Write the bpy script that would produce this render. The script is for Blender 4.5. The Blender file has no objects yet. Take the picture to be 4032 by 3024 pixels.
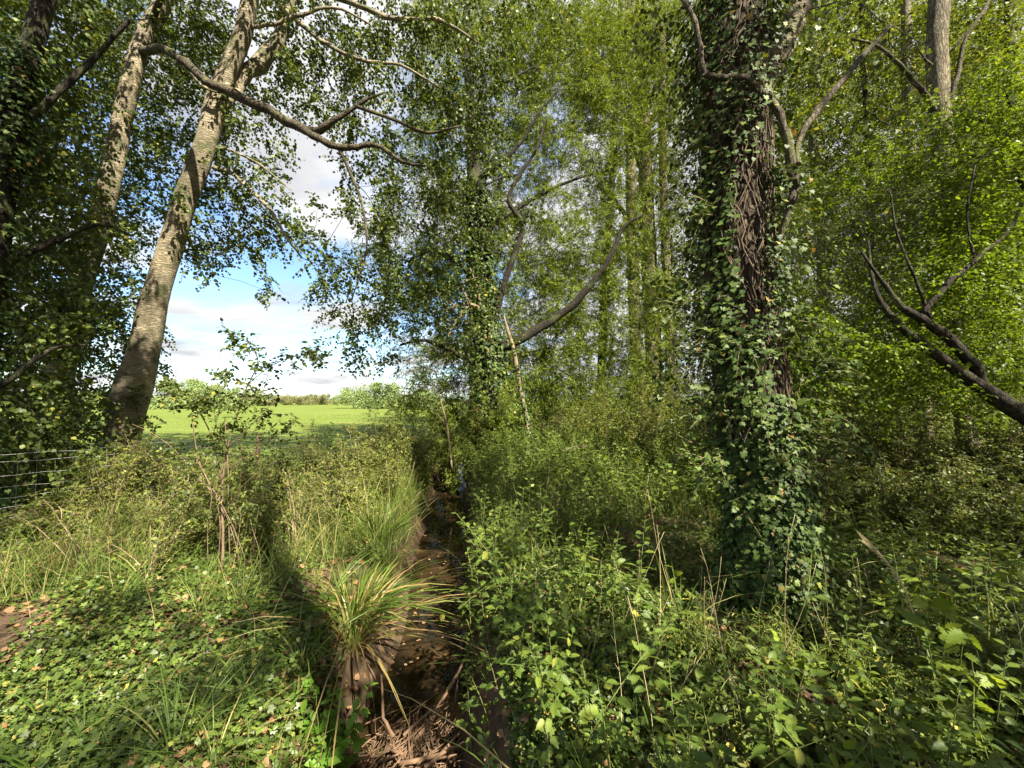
import bpy, math
import numpy as np

# ------------------------------------------------------------------ camera, world, sun, exposure
C = bpy.context.scene.collection
SC = bpy.context.scene
SC.render.engine = 'CYCLES'
FPX, EYE = 385.0, 1.9                       # focal length in pixels of a 1024 px wide frame, eye height above the bank
PITCH = math.atan(16 / FPX)
cam = bpy.data.cameras.new('camera'); camo = bpy.data.objects.new('camera', cam); C.objects.link(camo)
cam.sensor_width = 36; cam.lens = 36 * FPX / 1024; cam.clip_start = 0.05; cam.clip_end = 9000
camo.location = (0, 0, EYE); camo.rotation_euler = (math.pi / 2 + PITCH, 0, 0)
SC.camera = camo

SUN_EL, SUN_AZ = math.radians(47), math.radians(139)    # azimuth clockwise from +Y: the sun stands behind the camera, to the right
SUNV = np.array([math.sin(SUN_AZ) * math.cos(SUN_EL), math.cos(SUN_AZ) * math.cos(SUN_EL), math.sin(SUN_EL)])
sl = bpy.data.lights.new('sun', 'SUN'); sl.energy = 5.0; sl.angle = math.radians(0.5); sl.color = (1, 0.915, 0.75)
so = bpy.data.objects.new('sun', sl); C.objects.link(so)
so.rotation_euler = (math.pi / 2 - SUN_EL, 0, math.pi - SUN_AZ)
so.location = tuple(SUNV * 60)

W = bpy.data.worlds.new('World'); SC.world = W; W.use_nodes = True
nt = W.node_tree; nt.nodes.clear(); N = nt.nodes.new; L = nt.links.new
out = N('ShaderNodeOutputWorld'); bg = N('ShaderNodeBackground'); bg.inputs[1].default_value = 0.053
sky = N('ShaderNodeTexSky'); sky.sky_type = 'NISHITA'; sky.sun_disc = False
sky.sun_elevation = SUN_EL; sky.sun_rotation = SUN_AZ; sky.air_density = 1.0; sky.dust_density = 0.6; sky.ozone_density = 2.0
tc = N('ShaderNodeTexCoord'); sep = N('ShaderNodeSeparateXYZ'); L(tc.outputs['Generated'], sep.inputs[0])
def mth(op, a, b=None, clamp=False):
    m = N('ShaderNodeMath'); m.operation = op; m.use_clamp = clamp
    for i, v in enumerate((a, b)):
        if v is None: continue
        if isinstance(v, (int, float)): m.inputs[i].default_value = v
        else: L(v, m.inputs[i])
    return m.outputs[0]
zz = mth('ADD', mth('MAXIMUM', sep.outputs[2], 0.0), 0.13)
cmb = N('ShaderNodeCombineXYZ'); L(mth('DIVIDE', sep.outputs[0], zz), cmb.inputs[0]); L(mth('DIVIDE', sep.outputs[1], zz), cmb.inputs[1])
cmb.inputs[2].default_value = 3.7
n1 = N('ShaderNodeTexNoise'); n1.inputs['Scale'].default_value = 1.05; n1.inputs['Detail'].default_value = 10; n1.inputs['Roughness'].default_value = 0.56
L(cmb.outputs[0], n1.inputs['Vector'])
r1 = N('ShaderNodeValToRGB'); r1.color_ramp.elements[0].position = 0.43; r1.color_ramp.elements[1].position = 0.58
L(mth('ADD', n1.outputs[0], mth('MULTIPLY', mth('MAXIMUM', mth('ADD', sep.outputs[0], .30), 0.0), 0.26)), r1.inputs[0])   # the cloud bank thickens towards the wood side
n2 = N('ShaderNodeTexNoise'); n2.inputs['Scale'].default_value = 2.3; n2.inputs['Detail'].default_value = 6
L(cmb.outputs[0], n2.inputs['Vector'])
r2 = N('ShaderNodeValToRGB'); r2.color_ramp.elements[0].position = 0.35; r2.color_ramp.elements[1].position = 0.62
r2.color_ramp.elements[0].color = (3.1, 3.2, 3.4, 1); r2.color_ramp.elements[1].color = (4.9, 4.9, 4.85, 1)
L(n2.outputs[0], r2.inputs[0])
gain = N('ShaderNodeMixRGB'); gain.blend_type = 'MULTIPLY'; gain.inputs[0].default_value = 1
gain.inputs[2].default_value = (1.2, 1.32, 1.4, 1); L(sky.outputs[0], gain.inputs[1])
mx = N('ShaderNodeMixRGB'); L(r1.outputs[0], mx.inputs[0]); L(gain.outputs[0], mx.inputs[1]); L(r2.outputs[0], mx.inputs[2])
L(mx.outputs[0], bg.inputs[0]); L(bg.outputs[0], out.inputs[0])

SC.view_settings.view_transform = 'Standard'; SC.view_settings.look = 'None'
SC.view_settings.exposure = 2.05; SC.view_settings.gamma = 1.0
cy = SC.cycles
cy.max_bounces = 5; cy.diffuse_bounces = 3; cy.glossy_bounces = 2; cy.transmission_bounces = 4; cy.transparent_max_bounces = 4
cy.caustics_reflective = False; cy.caustics_refractive = False; cy.sample_clamp_indirect = 5
cy.use_adaptive_sampling = True; cy.adaptive_threshold = 0.015
cy.use_denoising = True
try:
    cy.denoiser = 'OPENIMAGEDENOISE'; cy.denoising_input_passes = 'RGB_ALBEDO_NORMAL'; cy.denoising_prefilter = 'ACCURATE'
except Exception: pass

# ------------------------------------------------------------------ helpers
RG = np.random.default_rng(11)
def at(px, py, Y):
    """World point at depth Y seen at pixel (px, py) of the 1024 x 768 frame."""
    px = np.asarray(px, float); py = np.asarray(py, float); Y = np.asarray(Y, float)
    u = px - 512; v = 384 - py
    dy = FPX * math.cos(PITCH) - v * math.sin(PITCH); dz = v * math.cos(PITCH) + FPX * math.sin(PITCH)
    return np.stack([u / dy * Y, Y + 0 * u, EYE + dz / dy * Y], -1)
def unit(v):
    v = np.asarray(v, float); return v / np.maximum(np.linalg.norm(v, axis=-1, keepdims=True), 1e-9)
def tag(o, label, cat, group=None, kind=None):
    if label: o['label'] = label
    if cat: o['category'] = cat
    if group: o['group'] = group
    if kind: o['kind'] = kind
    return o
def thing(name, label, cat, loc=(0, 0, 0), group=None):
    o = bpy.data.objects.new(name, None); C.objects.link(o); o.location = tuple(float(c) for c in loc)
    o.empty_display_size = 0.2
    return tag(o, label, cat, group)

class MB:
    """Collects tubes and leaves and links them as ONE mesh object."""
    def __init__(s): s.v = []; s.f = []; s.r = []; s.n = 0
    def add(s, V, F, r=0.5):
        V = np.asarray(V, float).reshape(-1, 3)
        if len(V) == 0: return
        if isinstance(F, np.ndarray): F = [F]
        for a in F: s.f.append(np.asarray(a, np.int64) + s.n)
        s.v.append(V); s.r.append(np.broadcast_to(np.asarray(r, float), (len(V),)).copy()); s.n += len(V)
    def inst(s, T, pos, D, Nn, size, rnd=None, width=None):
        tv, tf = T; n = len(pos)
        if n == 0: return
        Y = unit(D); Z = Nn - (Nn * Y).sum(-1, keepdims=True) * Y; Z = unit(Z); X = np.cross(Y, Z)
        size = np.broadcast_to(np.asarray(size, float), (n,))[:, None, None]
        wd = 1.0 if width is None else np.asarray(width)[:, None, None]
        V = pos[:, None] + size * (wd * tv[None, :, 0:1] * X[:, None] + tv[None, :, 1:2] * Y[:, None] + tv[None, :, 2:3] * Z[:, None])
        k = len(tv); off = (np.arange(n) * k)[:, None, None]
        if rnd is None: rnd = RG.random(n)
        s.add(V.reshape(-1, 3), [(f[None] + off).reshape(-1, f.shape[1]) for f in tf], np.repeat(rnd, k))
    def tube(s, P, R, sides=8, noise=0.0, rnd=0.5, cap=True, seed=0, flute=0.0):
        P = np.asarray(P, float); R = np.asarray(R, float); m = len(P)
        T = unit(np.gradient(P, axis=0)); a = np.array([0., 0, 1]) if abs(T[0][2]) < .9 else np.array([0., 1, 0])
        U = np.zeros_like(P); u = unit(a - (a @ T[0]) * T[0])
        for i in range(m):
            u = unit(u - (u @ T[i]) * T[i]); U[i] = u
        Vv = np.cross(T, U); th = np.arange(sides) * 2 * np.pi / sides
        rr = R[:, None] * np.ones(sides)
        if noise:
            g = np.random.default_rng(seed); ph = g.random(6) * 6.28; hh = np.cumsum(np.r_[0, np.linalg.norm(np.diff(P, axis=0), axis=1)])[:, None]
            rr = rr * (1 + noise * (np.sin(3 * th + ph[0] + hh * 1.1) * .4 + np.sin(5 * th + ph[1] - hh * 2.3) * .3 + np.sin(2 * th + ph[2] + hh * 3.7) * .4
                       + .35 * (g.random((m, sides)) - .5)))
        if flute: rr = rr * (1 + flute * np.sin(7 * th))
        V = P[:, None] + rr[..., None] * (np.cos(th)[None, :, None] * U[:, None] + np.sin(th)[None, :, None] * Vv[:, None])
        i = np.arange(m - 1)[:, None] * sides; j = np.arange(sides)[None]; j2 = (j + 1) % sides
        F = np.stack([i + j, i + j2, i + sides + j2, i + sides + j], -1).reshape(-1, 4)
        Fs = [F]
        if cap: Fs.append(np.arange(sides)[None][:, ::-1] + 0); Fs.append((np.arange(sides) + (m - 1) * sides)[None])
        s.add(V.reshape(-1, 3), Fs, rnd)
    def build(s, name, mat, parent=None, smooth=False, loc=None, label=None, root=None):
        me = bpy.data.meshes.new(name)
        V = np.concatenate(s.v) if s.v else np.zeros((0, 3))
        if root is not None: V = V - np.array(root.location)
        elif parent is not None: V = V - np.array(parent.location)
        elif loc is not None: V = V - np.asarray(loc)
        fs = s.f; sizes = np.concatenate([np.full(len(f), f.shape[1]) for f in fs]); loops = np.concatenate([f.ravel() for f in fs])
        me.vertices.add(len(V)); me.vertices.foreach_set('co', V.astype(np.float32).ravel())
        me.loops.add(len(loops)); me.loops.foreach_set('vertex_index', loops.astype(np.int32))
        me.polygons.add(len(sizes)); me.polygons.foreach_set('loop_start', np.r_[0, np.cumsum(sizes)[:-1]].astype(np.int32))
        me.update(calc_edges=True)
        at_ = me.attributes.new('rnd', 'FLOAT', 'POINT'); at_.data.foreach_set('value', np.concatenate(s.r).astype(np.float32))
        if smooth: me.polygons.foreach_set('use_smooth', np.ones(len(sizes), bool))
        me.materials.append(mat)
        o = bpy.data.objects.new(name, me); C.objects.link(o)
        if parent is not None: o.parent = parent
        elif loc is not None: o.location = tuple(loc)
        if label: o['label'] = label
        return o

def spline(P, n=6):
    """Catmull-Rom through rows of (x, y, z, r)."""
    P = np.asarray(P, float); Q = np.vstack([2 * P[0] - P[1], P, 2 * P[-1] - P[-2]]); o = []
    t = np.linspace(0, 1, n, endpoint=False)[:, None]
    for i in range(1, len(Q) - 2):
        a, b, c, d = Q[i - 1], Q[i], Q[i + 1], Q[i + 2]
        o.append(.5 * (2 * b + (c - a) * t + (2 * a - 5 * b + 4 * c - d) * t ** 2 + (3 * b - a - 3 * c + d) * t ** 3))
    o.append(P[-1:]); o = np.concatenate(o); o[:, 3:] = np.maximum(o[:, 3:], .002); return o
def path(pts, n=6):
    """pts rows (px, py, depth, width in px) -> xyz + radius samples."""
    p = np.array([tuple(at(a, b, d)) + (w / 2 / FPX * d / math.hypot(1, (a - 512) / FPX),) for a, b, d, w in pts]); return spline(p, n)

# leaf templates: x across, y along, z up; unit length
def T_(v, *f): return np.array(v, float), [np.array(a) for a in f]
KITE = T_([(0, 0, 0), (.30, .45, .07), (0, 1, -.04), (-.30, .45, .07)], [(0, 1, 2), (0, 2, 3)])
WILLOW = T_([(0, 0, 0), (.13, .35, .03), (.09, .7, .0), (0, 1, -.12), (-.09, .7, 0), (-.13, .35, .03)], [(0, 1, 2, 3), (0, 3, 4, 5)])
POPLAR = T_([(0, 0, 0), (.36, .18, .07), (.44, .48, .09), (.24, .8, .03), (0, 1, -.06), (-.24, .8, .03), (-.44, .48, .09), (-.36, .18, .07), (0, .5, 0)],
            [(0, 1, 2, 8), (8, 2, 3, 4), (0, 8, 6, 7), (8, 4, 5, 6)])
OVAL = T_([(0, 0, 0), (.26, .25, .05), (.30, .55, .05), (.12, .85, 0), (0, 1, -.08), (-.12, .85, 0), (-.30, .55, .05), (-.26, .25, .05), (0, .5, -.01)],
          [(0, 1, 2, 8), (8, 2, 3, 4), (0, 8, 6, 7), (8, 4, 5, 6)])
_iv = [(0, .05), (.22, -.10), (.52, .10), (.34, .30), (.46, .58), (.17, .62), (0, 1), (-.17, .62), (-.46, .58), (-.34, .30), (-.52, .10), (-.22, -.10)]
IVY = T_([(x, y, .06 * abs(x) * 2 - .05 * y) for x, y in _iv] + [(0, .34, .03)], [(12, i, (i + 1) % 12) for i in range(12)])
def serrated(nt_=8, w=.30, round_=0.75, heart=0.1):
    m = 2 * nt_ + 1; t = np.linspace(0, 1, m); prof = w * np.sin(np.pi * np.clip(t, 0, 1) ** round_) ** .8
    prof[1:-1:2] *= 1.0; prof[2:-1:2] *= .66; prof[0] = 0; prof[-1] = 0
    yy = t - heart * (1 - t) ** 3 * (prof > 0); yy[1:-1:2] += .03
    curl = -.18 * t ** 2
    mid = np.stack([0 * t, t, curl], -1); rt = np.stack([prof, yy, curl + .22 * prof], -1); lf = rt * [-1, 1, 1]
    hr = np.stack([prof * .5, (t + yy) / 2, curl + .24 * prof * .5 + .012 * np.cos(t * 40)], -1); hl = hr * [-1, 1, 1]
    V = np.concatenate([lf, hl, mid, hr, rt]); F = []
    for i in range(m - 1):
        for k in range(4): F.append((k * m + i, (k + 1) * m + i, (k + 1) * m + i + 1, k * m + i + 1))
    return V, [np.array(F)]
NETTLE = serrated(8, .31)
HEARTLEAF = serrated(7, .46, .55, .22)
def blade_t(n=5, w=.02):
    t = np.linspace(0, 1, n); ww = w * (1 - t ** 2.2) + .0005
    V = np.concatenate([np.stack([-ww, t, -.0 * t], -1), np.stack([ww, t, 0 * t], -1)])
    return V, [np.array([(i, n + i, n + i + 1, i + 1) for i in range(n - 1)])]

# ------------------------------------------------------------------ materials
def new_mat(name):
    m = bpy.data.materials.new(name); m.use_nodes = True; m.node_tree.nodes.clear(); return m, m.node_tree.nodes.new, m.node_tree.links.new
def ramp(Nn, stops):
    r = Nn('ShaderNodeValToRGB'); e = r.color_ramp.elements
    while len(e) < len(stops): e.new(.5)
    for i, (p, c) in enumerate(stops): e[i].position = p; e[i].color = (*c, 1)
    return r
def leaf_mat(name, stops, transl=.32, rough=.48, spec=.30, tcol=(1.5, 1.35, .6)):
    m, Nn, Ln = new_mat(name)
    a = Nn('ShaderNodeAttribute'); a.attribute_name = 'rnd'; r = ramp(Nn, stops); Ln(a.outputs['Fac'], r.inputs[0])
    p = Nn('ShaderNodeBsdfPrincipled'); p.inputs['Roughness'].default_value = rough; p.inputs['Specular IOR Level'].default_value = spec
    gm = Nn('ShaderNodeNewGeometry'); nz = Nn('ShaderNodeTexNoise'); nz.inputs['Scale'].default_value = 55; nz.inputs['Detail'].default_value = 2
    Ln(gm.outputs['Position'], nz.inputs['Vector'])
    mo = Nn('ShaderNodeMixRGB'); mo.blend_type = 'OVERLAY'; mo.inputs[0].default_value = .35; Ln(r.outputs[0], mo.inputs[1]); Ln(nz.outputs[0], mo.inputs[2])
    Ln(mo.outputs[0], p.inputs['Base Color'])
    tr = Nn('ShaderNodeBsdfTranslucent'); tm = Nn('ShaderNodeMixRGB'); tm.blend_type = 'MULTIPLY'; tm.inputs[0].default_value = 1
    tm.inputs[2].default_value = (*tcol, 1); Ln(r.outputs[0], tm.inputs[1]); Ln(tm.outputs[0], tr.inputs[0])
    ms = Nn('ShaderNodeMixShader'); ms.inputs[0].default_value = transl; Ln(p.outputs[0], ms.inputs[1]); Ln(tr.outputs[0], ms.inputs[2])
    o = Nn('ShaderNodeOutputMaterial'); Ln(ms.outputs[0], o.inputs[0]); return m
def bark_mat(name, c1, c2, c3, scale=(9, 9, 2.2), bump=.5, moss=None, mossamt=.5, cell=.85):
    m, Nn, Ln = new_mat(name)
    tcx = Nn('ShaderNodeTexCoord'); mp = Nn('ShaderNodeMapping'); mp.inputs['Scale'].default_value = scale; Ln(tcx.outputs['Object'], mp.inputs[0])
    n = Nn('ShaderNodeTexNoise'); n.inputs['Scale'].default_value = 2.2; n.inputs['Detail'].default_value = 8; n.inputs['Roughness'].default_value = .65; Ln(mp.outputs[0], n.inputs['Vector'])
    v = Nn('ShaderNodeTexVoronoi'); v.inputs['Scale'].default_value = 2.6; v.feature = 'DISTANCE_TO_EDGE'
    wv = Nn('ShaderNodeVectorMath'); wv.operation = 'ADD'; sc = Nn('ShaderNodeVectorMath'); sc.operation = 'SCALE'; sc.inputs['Scale'].default_value = .6
    Ln(n.outputs['Color'], sc.inputs[0]); Ln(mp.outputs[0], wv.inputs[0]); Ln(sc.outputs[0], wv.inputs[1]); Ln(wv.outputs[0], v.inputs['Vector'])
    r = ramp(Nn, [(.3, c1), (.5, c2), (.72, c3)]); Ln(n.outputs[0], r.inputs[0])
    cr = ramp(Nn, [(0, (.35, .33, .3)), (.22, (1, 1, 1))]); Ln(v.outputs['Distance'], cr.inputs[0])
    mu = Nn('ShaderNodeMixRGB'); mu.blend_type = 'MULTIPLY'; mu.inputs[0].default_value = cell; Ln(r.outputs[0], mu.inputs[1]); Ln(cr.outputs[0], mu.inputs[2])
    col = mu.outputs[0]
    n4 = Nn('ShaderNodeTexNoise'); n4.inputs['Scale'].default_value = 1.1; n4.inputs['Detail'].default_value = 6; n4.inputs['Roughness'].default_value = .7; Ln(tcx.outputs['Object'], n4.inputs['Vector'])
    r4 = ramp(Nn, [(.35, (.55, .53, .5)), (.5, (1, 1, 1)), (.68, (1.25, 1.22, 1.1))]); Ln(n4.outputs[0], r4.inputs[0]); m4 = Nn('ShaderNodeMixRGB'); m4.blend_type = 'MULTIPLY'; m4.inputs[0].default_value = .9; Ln(col, m4.inputs[1]); Ln(r4.outputs[0], m4.inputs[2]); col = m4.outputs[0]
    if moss:
        n3 = Nn('ShaderNodeTexNoise'); n3.inputs['Scale'].default_value = 3.1; n3.inputs['Detail'].default_value = 5; Ln(tcx.outputs['Object'], n3.inputs['Vector'])
        r3 = ramp(Nn, [(.62 - mossamt * .3, (0, 0, 0)), (.75 - mossamt * .25, (1, 1, 1))]); Ln(n3.outputs[0], r3.inputs[0])
        m3 = Nn('ShaderNodeMixRGB'); Ln(r3.outputs[0], m3.inputs[0]); Ln(col, m3.inputs[1]); m3.inputs[2].default_value = (*moss, 1); col = m3.outputs[0]
    p = Nn('ShaderNodeBsdfPrincipled'); p.inputs['Roughness'].default_value = .85; p.inputs['Specular IOR Level'].default_value = .25; Ln(col, p.inputs['Base Color'])
    ad = Nn('ShaderNodeMath'); ad.operation = 'MULTIPLY_ADD'; ad.inputs[1].default_value = 1.6; Ln(cr.outputs[0], ad.inputs[0]); Ln(n.outputs[0], ad.inputs[2])
    b = Nn('ShaderNodeBump'); b.inputs['Strength'].default_value = bump; b.inputs['Distance'].default_value = .03; Ln(ad.outputs[0], b.inputs['Height']); Ln(b.outputs[0], p.inputs['Normal'])
    o = Nn('ShaderNodeOutputMaterial'); Ln(p.outputs[0], o.inputs[0]); return m
def rough_mat(name, stops, scale=6, rough=.9, bump=.3, dist=.02, spec=.2):
    m, Nn, Ln = new_mat(name); g = Nn('ShaderNodeNewGeometry')
    n = Nn('ShaderNodeTexNoise'); n.inputs['Scale'].default_value = scale; n.inputs['Detail'].default_value = 9; n.inputs['Roughness'].default_value = .65; Ln(g.outputs['Position'], n.inputs['Vector'])
    r = ramp(Nn, stops); Ln(n.outputs[0], r.inputs[0]); p = Nn('ShaderNodeBsdfPrincipled'); p.inputs['Roughness'].default_value = rough; p.inputs['Specular IOR Level'].default_value = spec
    Ln(r.outputs[0], p.inputs['Base Color']); b = Nn('ShaderNodeBump'); b.inputs['Strength'].default_value = bump; b.inputs['Distance'].default_value = dist
    Ln(n.outputs[0], b.inputs['Height']); Ln(b.outputs[0], p.inputs['Normal']); o = Nn('ShaderNodeOutputMaterial'); Ln(p.outputs[0], o.inputs[0]); return m

M = {}
M['poplar_leaf'] = leaf_mat('poplar_leaf', [(0, (.040, .064, .012)), (.6, (.070, .105, .018)), (.93, (.12, .16, .03)), (1, (.28, .26, .05))], .32)
M['willow_leaf'] = leaf_mat('willow_leaf', [(0, (.085, .125, .012)), (.55, (.135, .185, .018)), (1, (.20, .26, .03))], .38)
M['wood_leaf'] = leaf_mat('wood_leaf', [(0, (.062, .092, .011)), (.6, (.108, .148, .016)), (.95, (.16, .20, .026)), (1, (.26, .25, .05))], .38)
M['spray_leaf'] = leaf_mat('spray_leaf', [(0, (.070, .125, .008)), (.6, (.115, .185, .012)), (1, (.18, .25, .022))], .42)
M['shrub_leaf'] = leaf_mat('shrub_leaf', [(0, (.066, .094, .014)), (.6, (.118, .155, .023)), (.93, (.18, .21, .036)), (1, (.32, .29, .055))], .36)
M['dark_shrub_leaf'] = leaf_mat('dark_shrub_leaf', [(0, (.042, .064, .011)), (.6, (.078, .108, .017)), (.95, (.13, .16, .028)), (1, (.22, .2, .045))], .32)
M['ivy_leaf'] = leaf_mat('ivy_leaf', [(0, (.026, .048, .011)), (.6, (.050, .084, .018)), (.94, (.092, .14, .028)), (.97, (.18, .20, .035)), (1, (.28, .14, .05))], .16, .55, .22)
M['ground_ivy_leaf'] = leaf_mat('ground_ivy_leaf', [(0, (.040, .066, .013)), (.6, (.078, .118, .021)), (.93, (.13, .18, .032)), (.97, (.24, .23, .05)), (1, (.26, .14, .06))], .22, .45, .4)
M['nettle_leaf'] = leaf_mat('nettle_leaf', [(0, (.060, .100, .017)), (.6, (.100, .152, .023)), (.92, (.15, .20, .030)), (.965, (.26, .26, .045)), (1, (.42, .34, .08))], .36, .5, .35)
M['bright_leaf'] = leaf_mat('bright_leaf', [(0, (.09, .20, .02)), (1, (.16, .30, .035))], .4)
M['mustard_leaf'] = leaf_mat('mustard_leaf', [(0, (.11, .17, .02)), (1, (.22, .28, .04))], .42)
M['sedge'] = leaf_mat('sedge', [(0, (.05, .095, .013)), (.65, (.095, .15, .02)), (.8, (.17, .20, .04)), (.9, (.30, .22, .09)), (1, (.34, .22, .10))], .3, .35)
M['grass'] = leaf_mat('grass', [(0, (.07, .13, .02)), (.6, (.12, .19, .035)), (.85, (.24, .25, .07)), (1, (.38, .31, .14))], .32)
M['field_grass'] = leaf_mat('field_grass', [(0, (.075, .115, .014)), (.8, (.11, .15, .02)), (1, (.17, .18, .045))], .3)
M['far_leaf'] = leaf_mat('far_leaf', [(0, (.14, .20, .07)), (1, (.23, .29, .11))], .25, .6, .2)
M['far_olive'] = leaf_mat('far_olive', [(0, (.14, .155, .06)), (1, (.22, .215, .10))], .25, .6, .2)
M['litter'] = leaf_mat('litter', [(0, (.10, .055, .025)), (.6, (.22, .125, .06)), (1, (.38, .24, .12))], .1, .6, .3)
M['yellow_leaf'] = leaf_mat('yellow_leaf', [(0, (.45, .38, .07)), (1, (.62, .47, .12))], .3)
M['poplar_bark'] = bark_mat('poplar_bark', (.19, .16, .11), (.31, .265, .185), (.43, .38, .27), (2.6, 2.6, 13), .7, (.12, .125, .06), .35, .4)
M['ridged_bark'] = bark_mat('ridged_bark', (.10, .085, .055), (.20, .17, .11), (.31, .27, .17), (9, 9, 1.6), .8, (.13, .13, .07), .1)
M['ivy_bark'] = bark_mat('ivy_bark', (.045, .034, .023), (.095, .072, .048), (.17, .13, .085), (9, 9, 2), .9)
M['dark_bark'] = bark_mat('dark_bark', (.016, .0135, .010), (.034, .028, .02), (.065, .054, .038), (9, 9, 3), .6, (.06, .07, .025), .35)  # near-black: shade on the backlit willow limbs is put into this colour
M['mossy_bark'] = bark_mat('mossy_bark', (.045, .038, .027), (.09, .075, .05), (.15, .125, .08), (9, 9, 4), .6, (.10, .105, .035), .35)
M['twig'] = rough_mat('twig', [(.3, (.10, .07, .045)), (.7, (.22, .155, .10))], 14)
M['vine'] = rough_mat('vine', [(.3, (.06, .046, .032)), (.7, (.17, .13, .09))], 30)
M['pale_twig'] = rough_mat('pale_twig', [(.3, (.19, .135, .08)), (.7, (.38, .29, .18))], 14)
M['dead_wood'] = rough_mat('dead_wood', [(.3, (.10, .075, .048)), (.7, (.25, .20, .13))], 8)
M['stick'] = rough_mat('stick', [(.3, (.09, .055, .035)), (.7, (.22, .14, .085))], 14)
M['straw'] = rough_mat('straw', [(.3, (.36, .28, .14)), (.7, (.58, .48, .27))], 20)
M['green_stem'] = rough_mat('green_stem', [(.3, (.10, .14, .035)), (.7, (.20, .22, .07))], 18, .6)
M['post'] = rough_mat('post', [(.3, (.12, .075, .05)), (.7, (.22, .15, .10))], 9)
mw, Nn, Ln = new_mat('wire'); p = Nn('ShaderNodeBsdfPrincipled'); p.inputs['Base Color'].default_value = (.62, .62, .60, 1); p.inputs['Metallic'].default_value = .85; p.inputs['Roughness'].default_value = .38
n = Nn('ShaderNodeTexNoise'); n.inputs['Scale'].default_value = 30; r = ramp(Nn, [(.3, (.45, .44, .42)), (.7, (.75, .75, .73))]); Ln(n.outputs[0], r.inputs[0]); Ln(r.outputs[0], p.inputs['Base Color'])
o = Nn('ShaderNodeOutputMaterial'); Ln(p.outputs[0], o.inputs[0]); M['wire'] = mw
M['soil'] = rough_mat('soil', [(.25, (.035, .024, .014)), (.5, (.075, .05, .03)), (.75, (.14, .095, .058))], 7, .95, .8, .04)
M['far_ground'] = M['soil']
# field: bright grass with faint mown bands
mf, Nn, Ln = new_mat('field_turf'); g = Nn('ShaderNodeNewGeometry'); n = Nn('ShaderNodeTexNoise'); n.inputs['Scale'].default_value = .35; n.inputs['Detail'].default_value = 9
mp = Nn('ShaderNodeMapping'); mp.inputs['Scale'].default_value = (.35, 2.2, 1); mp.inputs['Rotation'].default_value = (0, 0, .12); Ln(g.outputs['Position'], mp.inputs[0]); Ln(mp.outputs[0], n.inputs['Vector'])
r = ramp(Nn, [(.3, (.072, .112, .018)), (.5, (.105, .145, .025)), (.7, (.155, .168, .045))]); Ln(n.outputs[0], r.inputs[0])
p = Nn('ShaderNodeBsdfPrincipled'); p.inputs['Roughness'].default_value = .9; p.inputs['Specular IOR Level'].default_value = .1; Ln(r.outputs[0], p.inputs['Base Color'])
n2 = Nn('ShaderNodeTexNoise'); n2.inputs['Scale'].default_value = 6; n2.inputs['Detail'].default_value = 8; Ln(g.outputs['Position'], n2.inputs['Vector'])
b = Nn('ShaderNodeBump'); b.inputs['Strength'].default_value = .6; b.inputs['Distance'].default_value = .06; Ln(n2.outputs[0], b.inputs['Height']); Ln(b.outputs[0], p.inputs['Normal'])
o = Nn('ShaderNodeOutputMaterial'); Ln(p.outputs[0], o.inputs[0]); M['field_turf'] = mf
# muddy water
mw, Nn, Ln = new_mat('muddy_water'); g = Nn('ShaderNodeNewGeometry'); n = Nn('ShaderNodeTexNoise'); n.inputs['Scale'].default_value = 2.6; n.inputs['Detail'].default_value = 6; Ln(g.outputs['Position'], n.inputs['Vector'])
r = ramp(Nn, [(.42, (.012, .008, .004)), (.60, (.034, .021, .010)), (.70, (.16, .098, .046))]); Ln(n.outputs[0], r.inputs[0])
p = Nn('ShaderNodeBsdfPrincipled'); p.inputs['Roughness'].default_value = .02; p.inputs['IOR'].default_value = 1.33; Ln(r.outputs[0], p.inputs['Base Color'])
n2 = Nn('ShaderNodeTexNoise'); n2.inputs['Scale'].default_value = 7; n2.inputs['Detail'].default_value = 2; Ln(g.outputs['Position'], n2.inputs['Vector'])
b = Nn('ShaderNodeBump'); b.inputs['Strength'].default_value = .12; b.inputs['Distance'].default_value = .02; Ln(n2.outputs[0], b.inputs['Height']); Ln(b.outputs[0], p.inputs['Normal'])
o = Nn('ShaderNodeOutputMaterial'); Ln(p.outputs[0], o.inputs[0]); M['water'] = mw
M['hill'] = rough_mat('hill', [(.3, (.045, .075, .06)), (.7, (.08, .11, .085))], .02, .95, 0)  # bluish green stands in for haze over the distance

# ------------------------------------------------------------------ terrain
WATER_Z = -.70
def xc(y): return -.33 - .13 * np.asarray(y, float)
def sstep(a, b, x): t = np.clip((x - a) / (b - a), 0, 1); return t * t * (3 - 2 * t)
def hgt(x, y):
    x = np.asarray(x, float); y = np.asarray(y, float); a = np.abs(x - xc(y) - .06 * np.sin(y * 1.7))
    fade = 1 - sstep(20, 25, y)
    z = -.98 * (1 - sstep(.16, .86, a)) * fade
    near = np.exp(-(np.hypot(x, y - 5) / 22) ** 2)
    z = z + near * (.05 * np.sin(1.3 * x + .7 * y) + .04 * np.sin(2.9 * y - 1.1 * x) + .02 * np.sin(6.1 * x + 2.) * np.sin(5.3 * y))
    return z
def gp(x, y): return np.stack([np.asarray(x, float), np.asarray(y, float), hgt(x, y)], -1)
def sheet(name, X, Y, Z, mat):
    ny, nx = X.shape; b = MB(); i = np.arange(ny - 1)[:, None] * nx; j = np.arange(nx - 1)[None]
    F = np.stack([i + j, i + j + 1, i + nx + j + 1, i + nx + j], -1).reshape(-1, 4)
    b.add(np.stack([X, Y, Z], -1).reshape(-1, 3), F); o = b.build(name, mat, smooth=True); o['kind'] = 'structure'; return o
gx = np.sinh(np.linspace(-1, 1, 321) * 7.3) / np.sinh(7.3) * 4200; gx = np.sort(np.r_[gx, np.arange(-6, 4, .09)])
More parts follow.
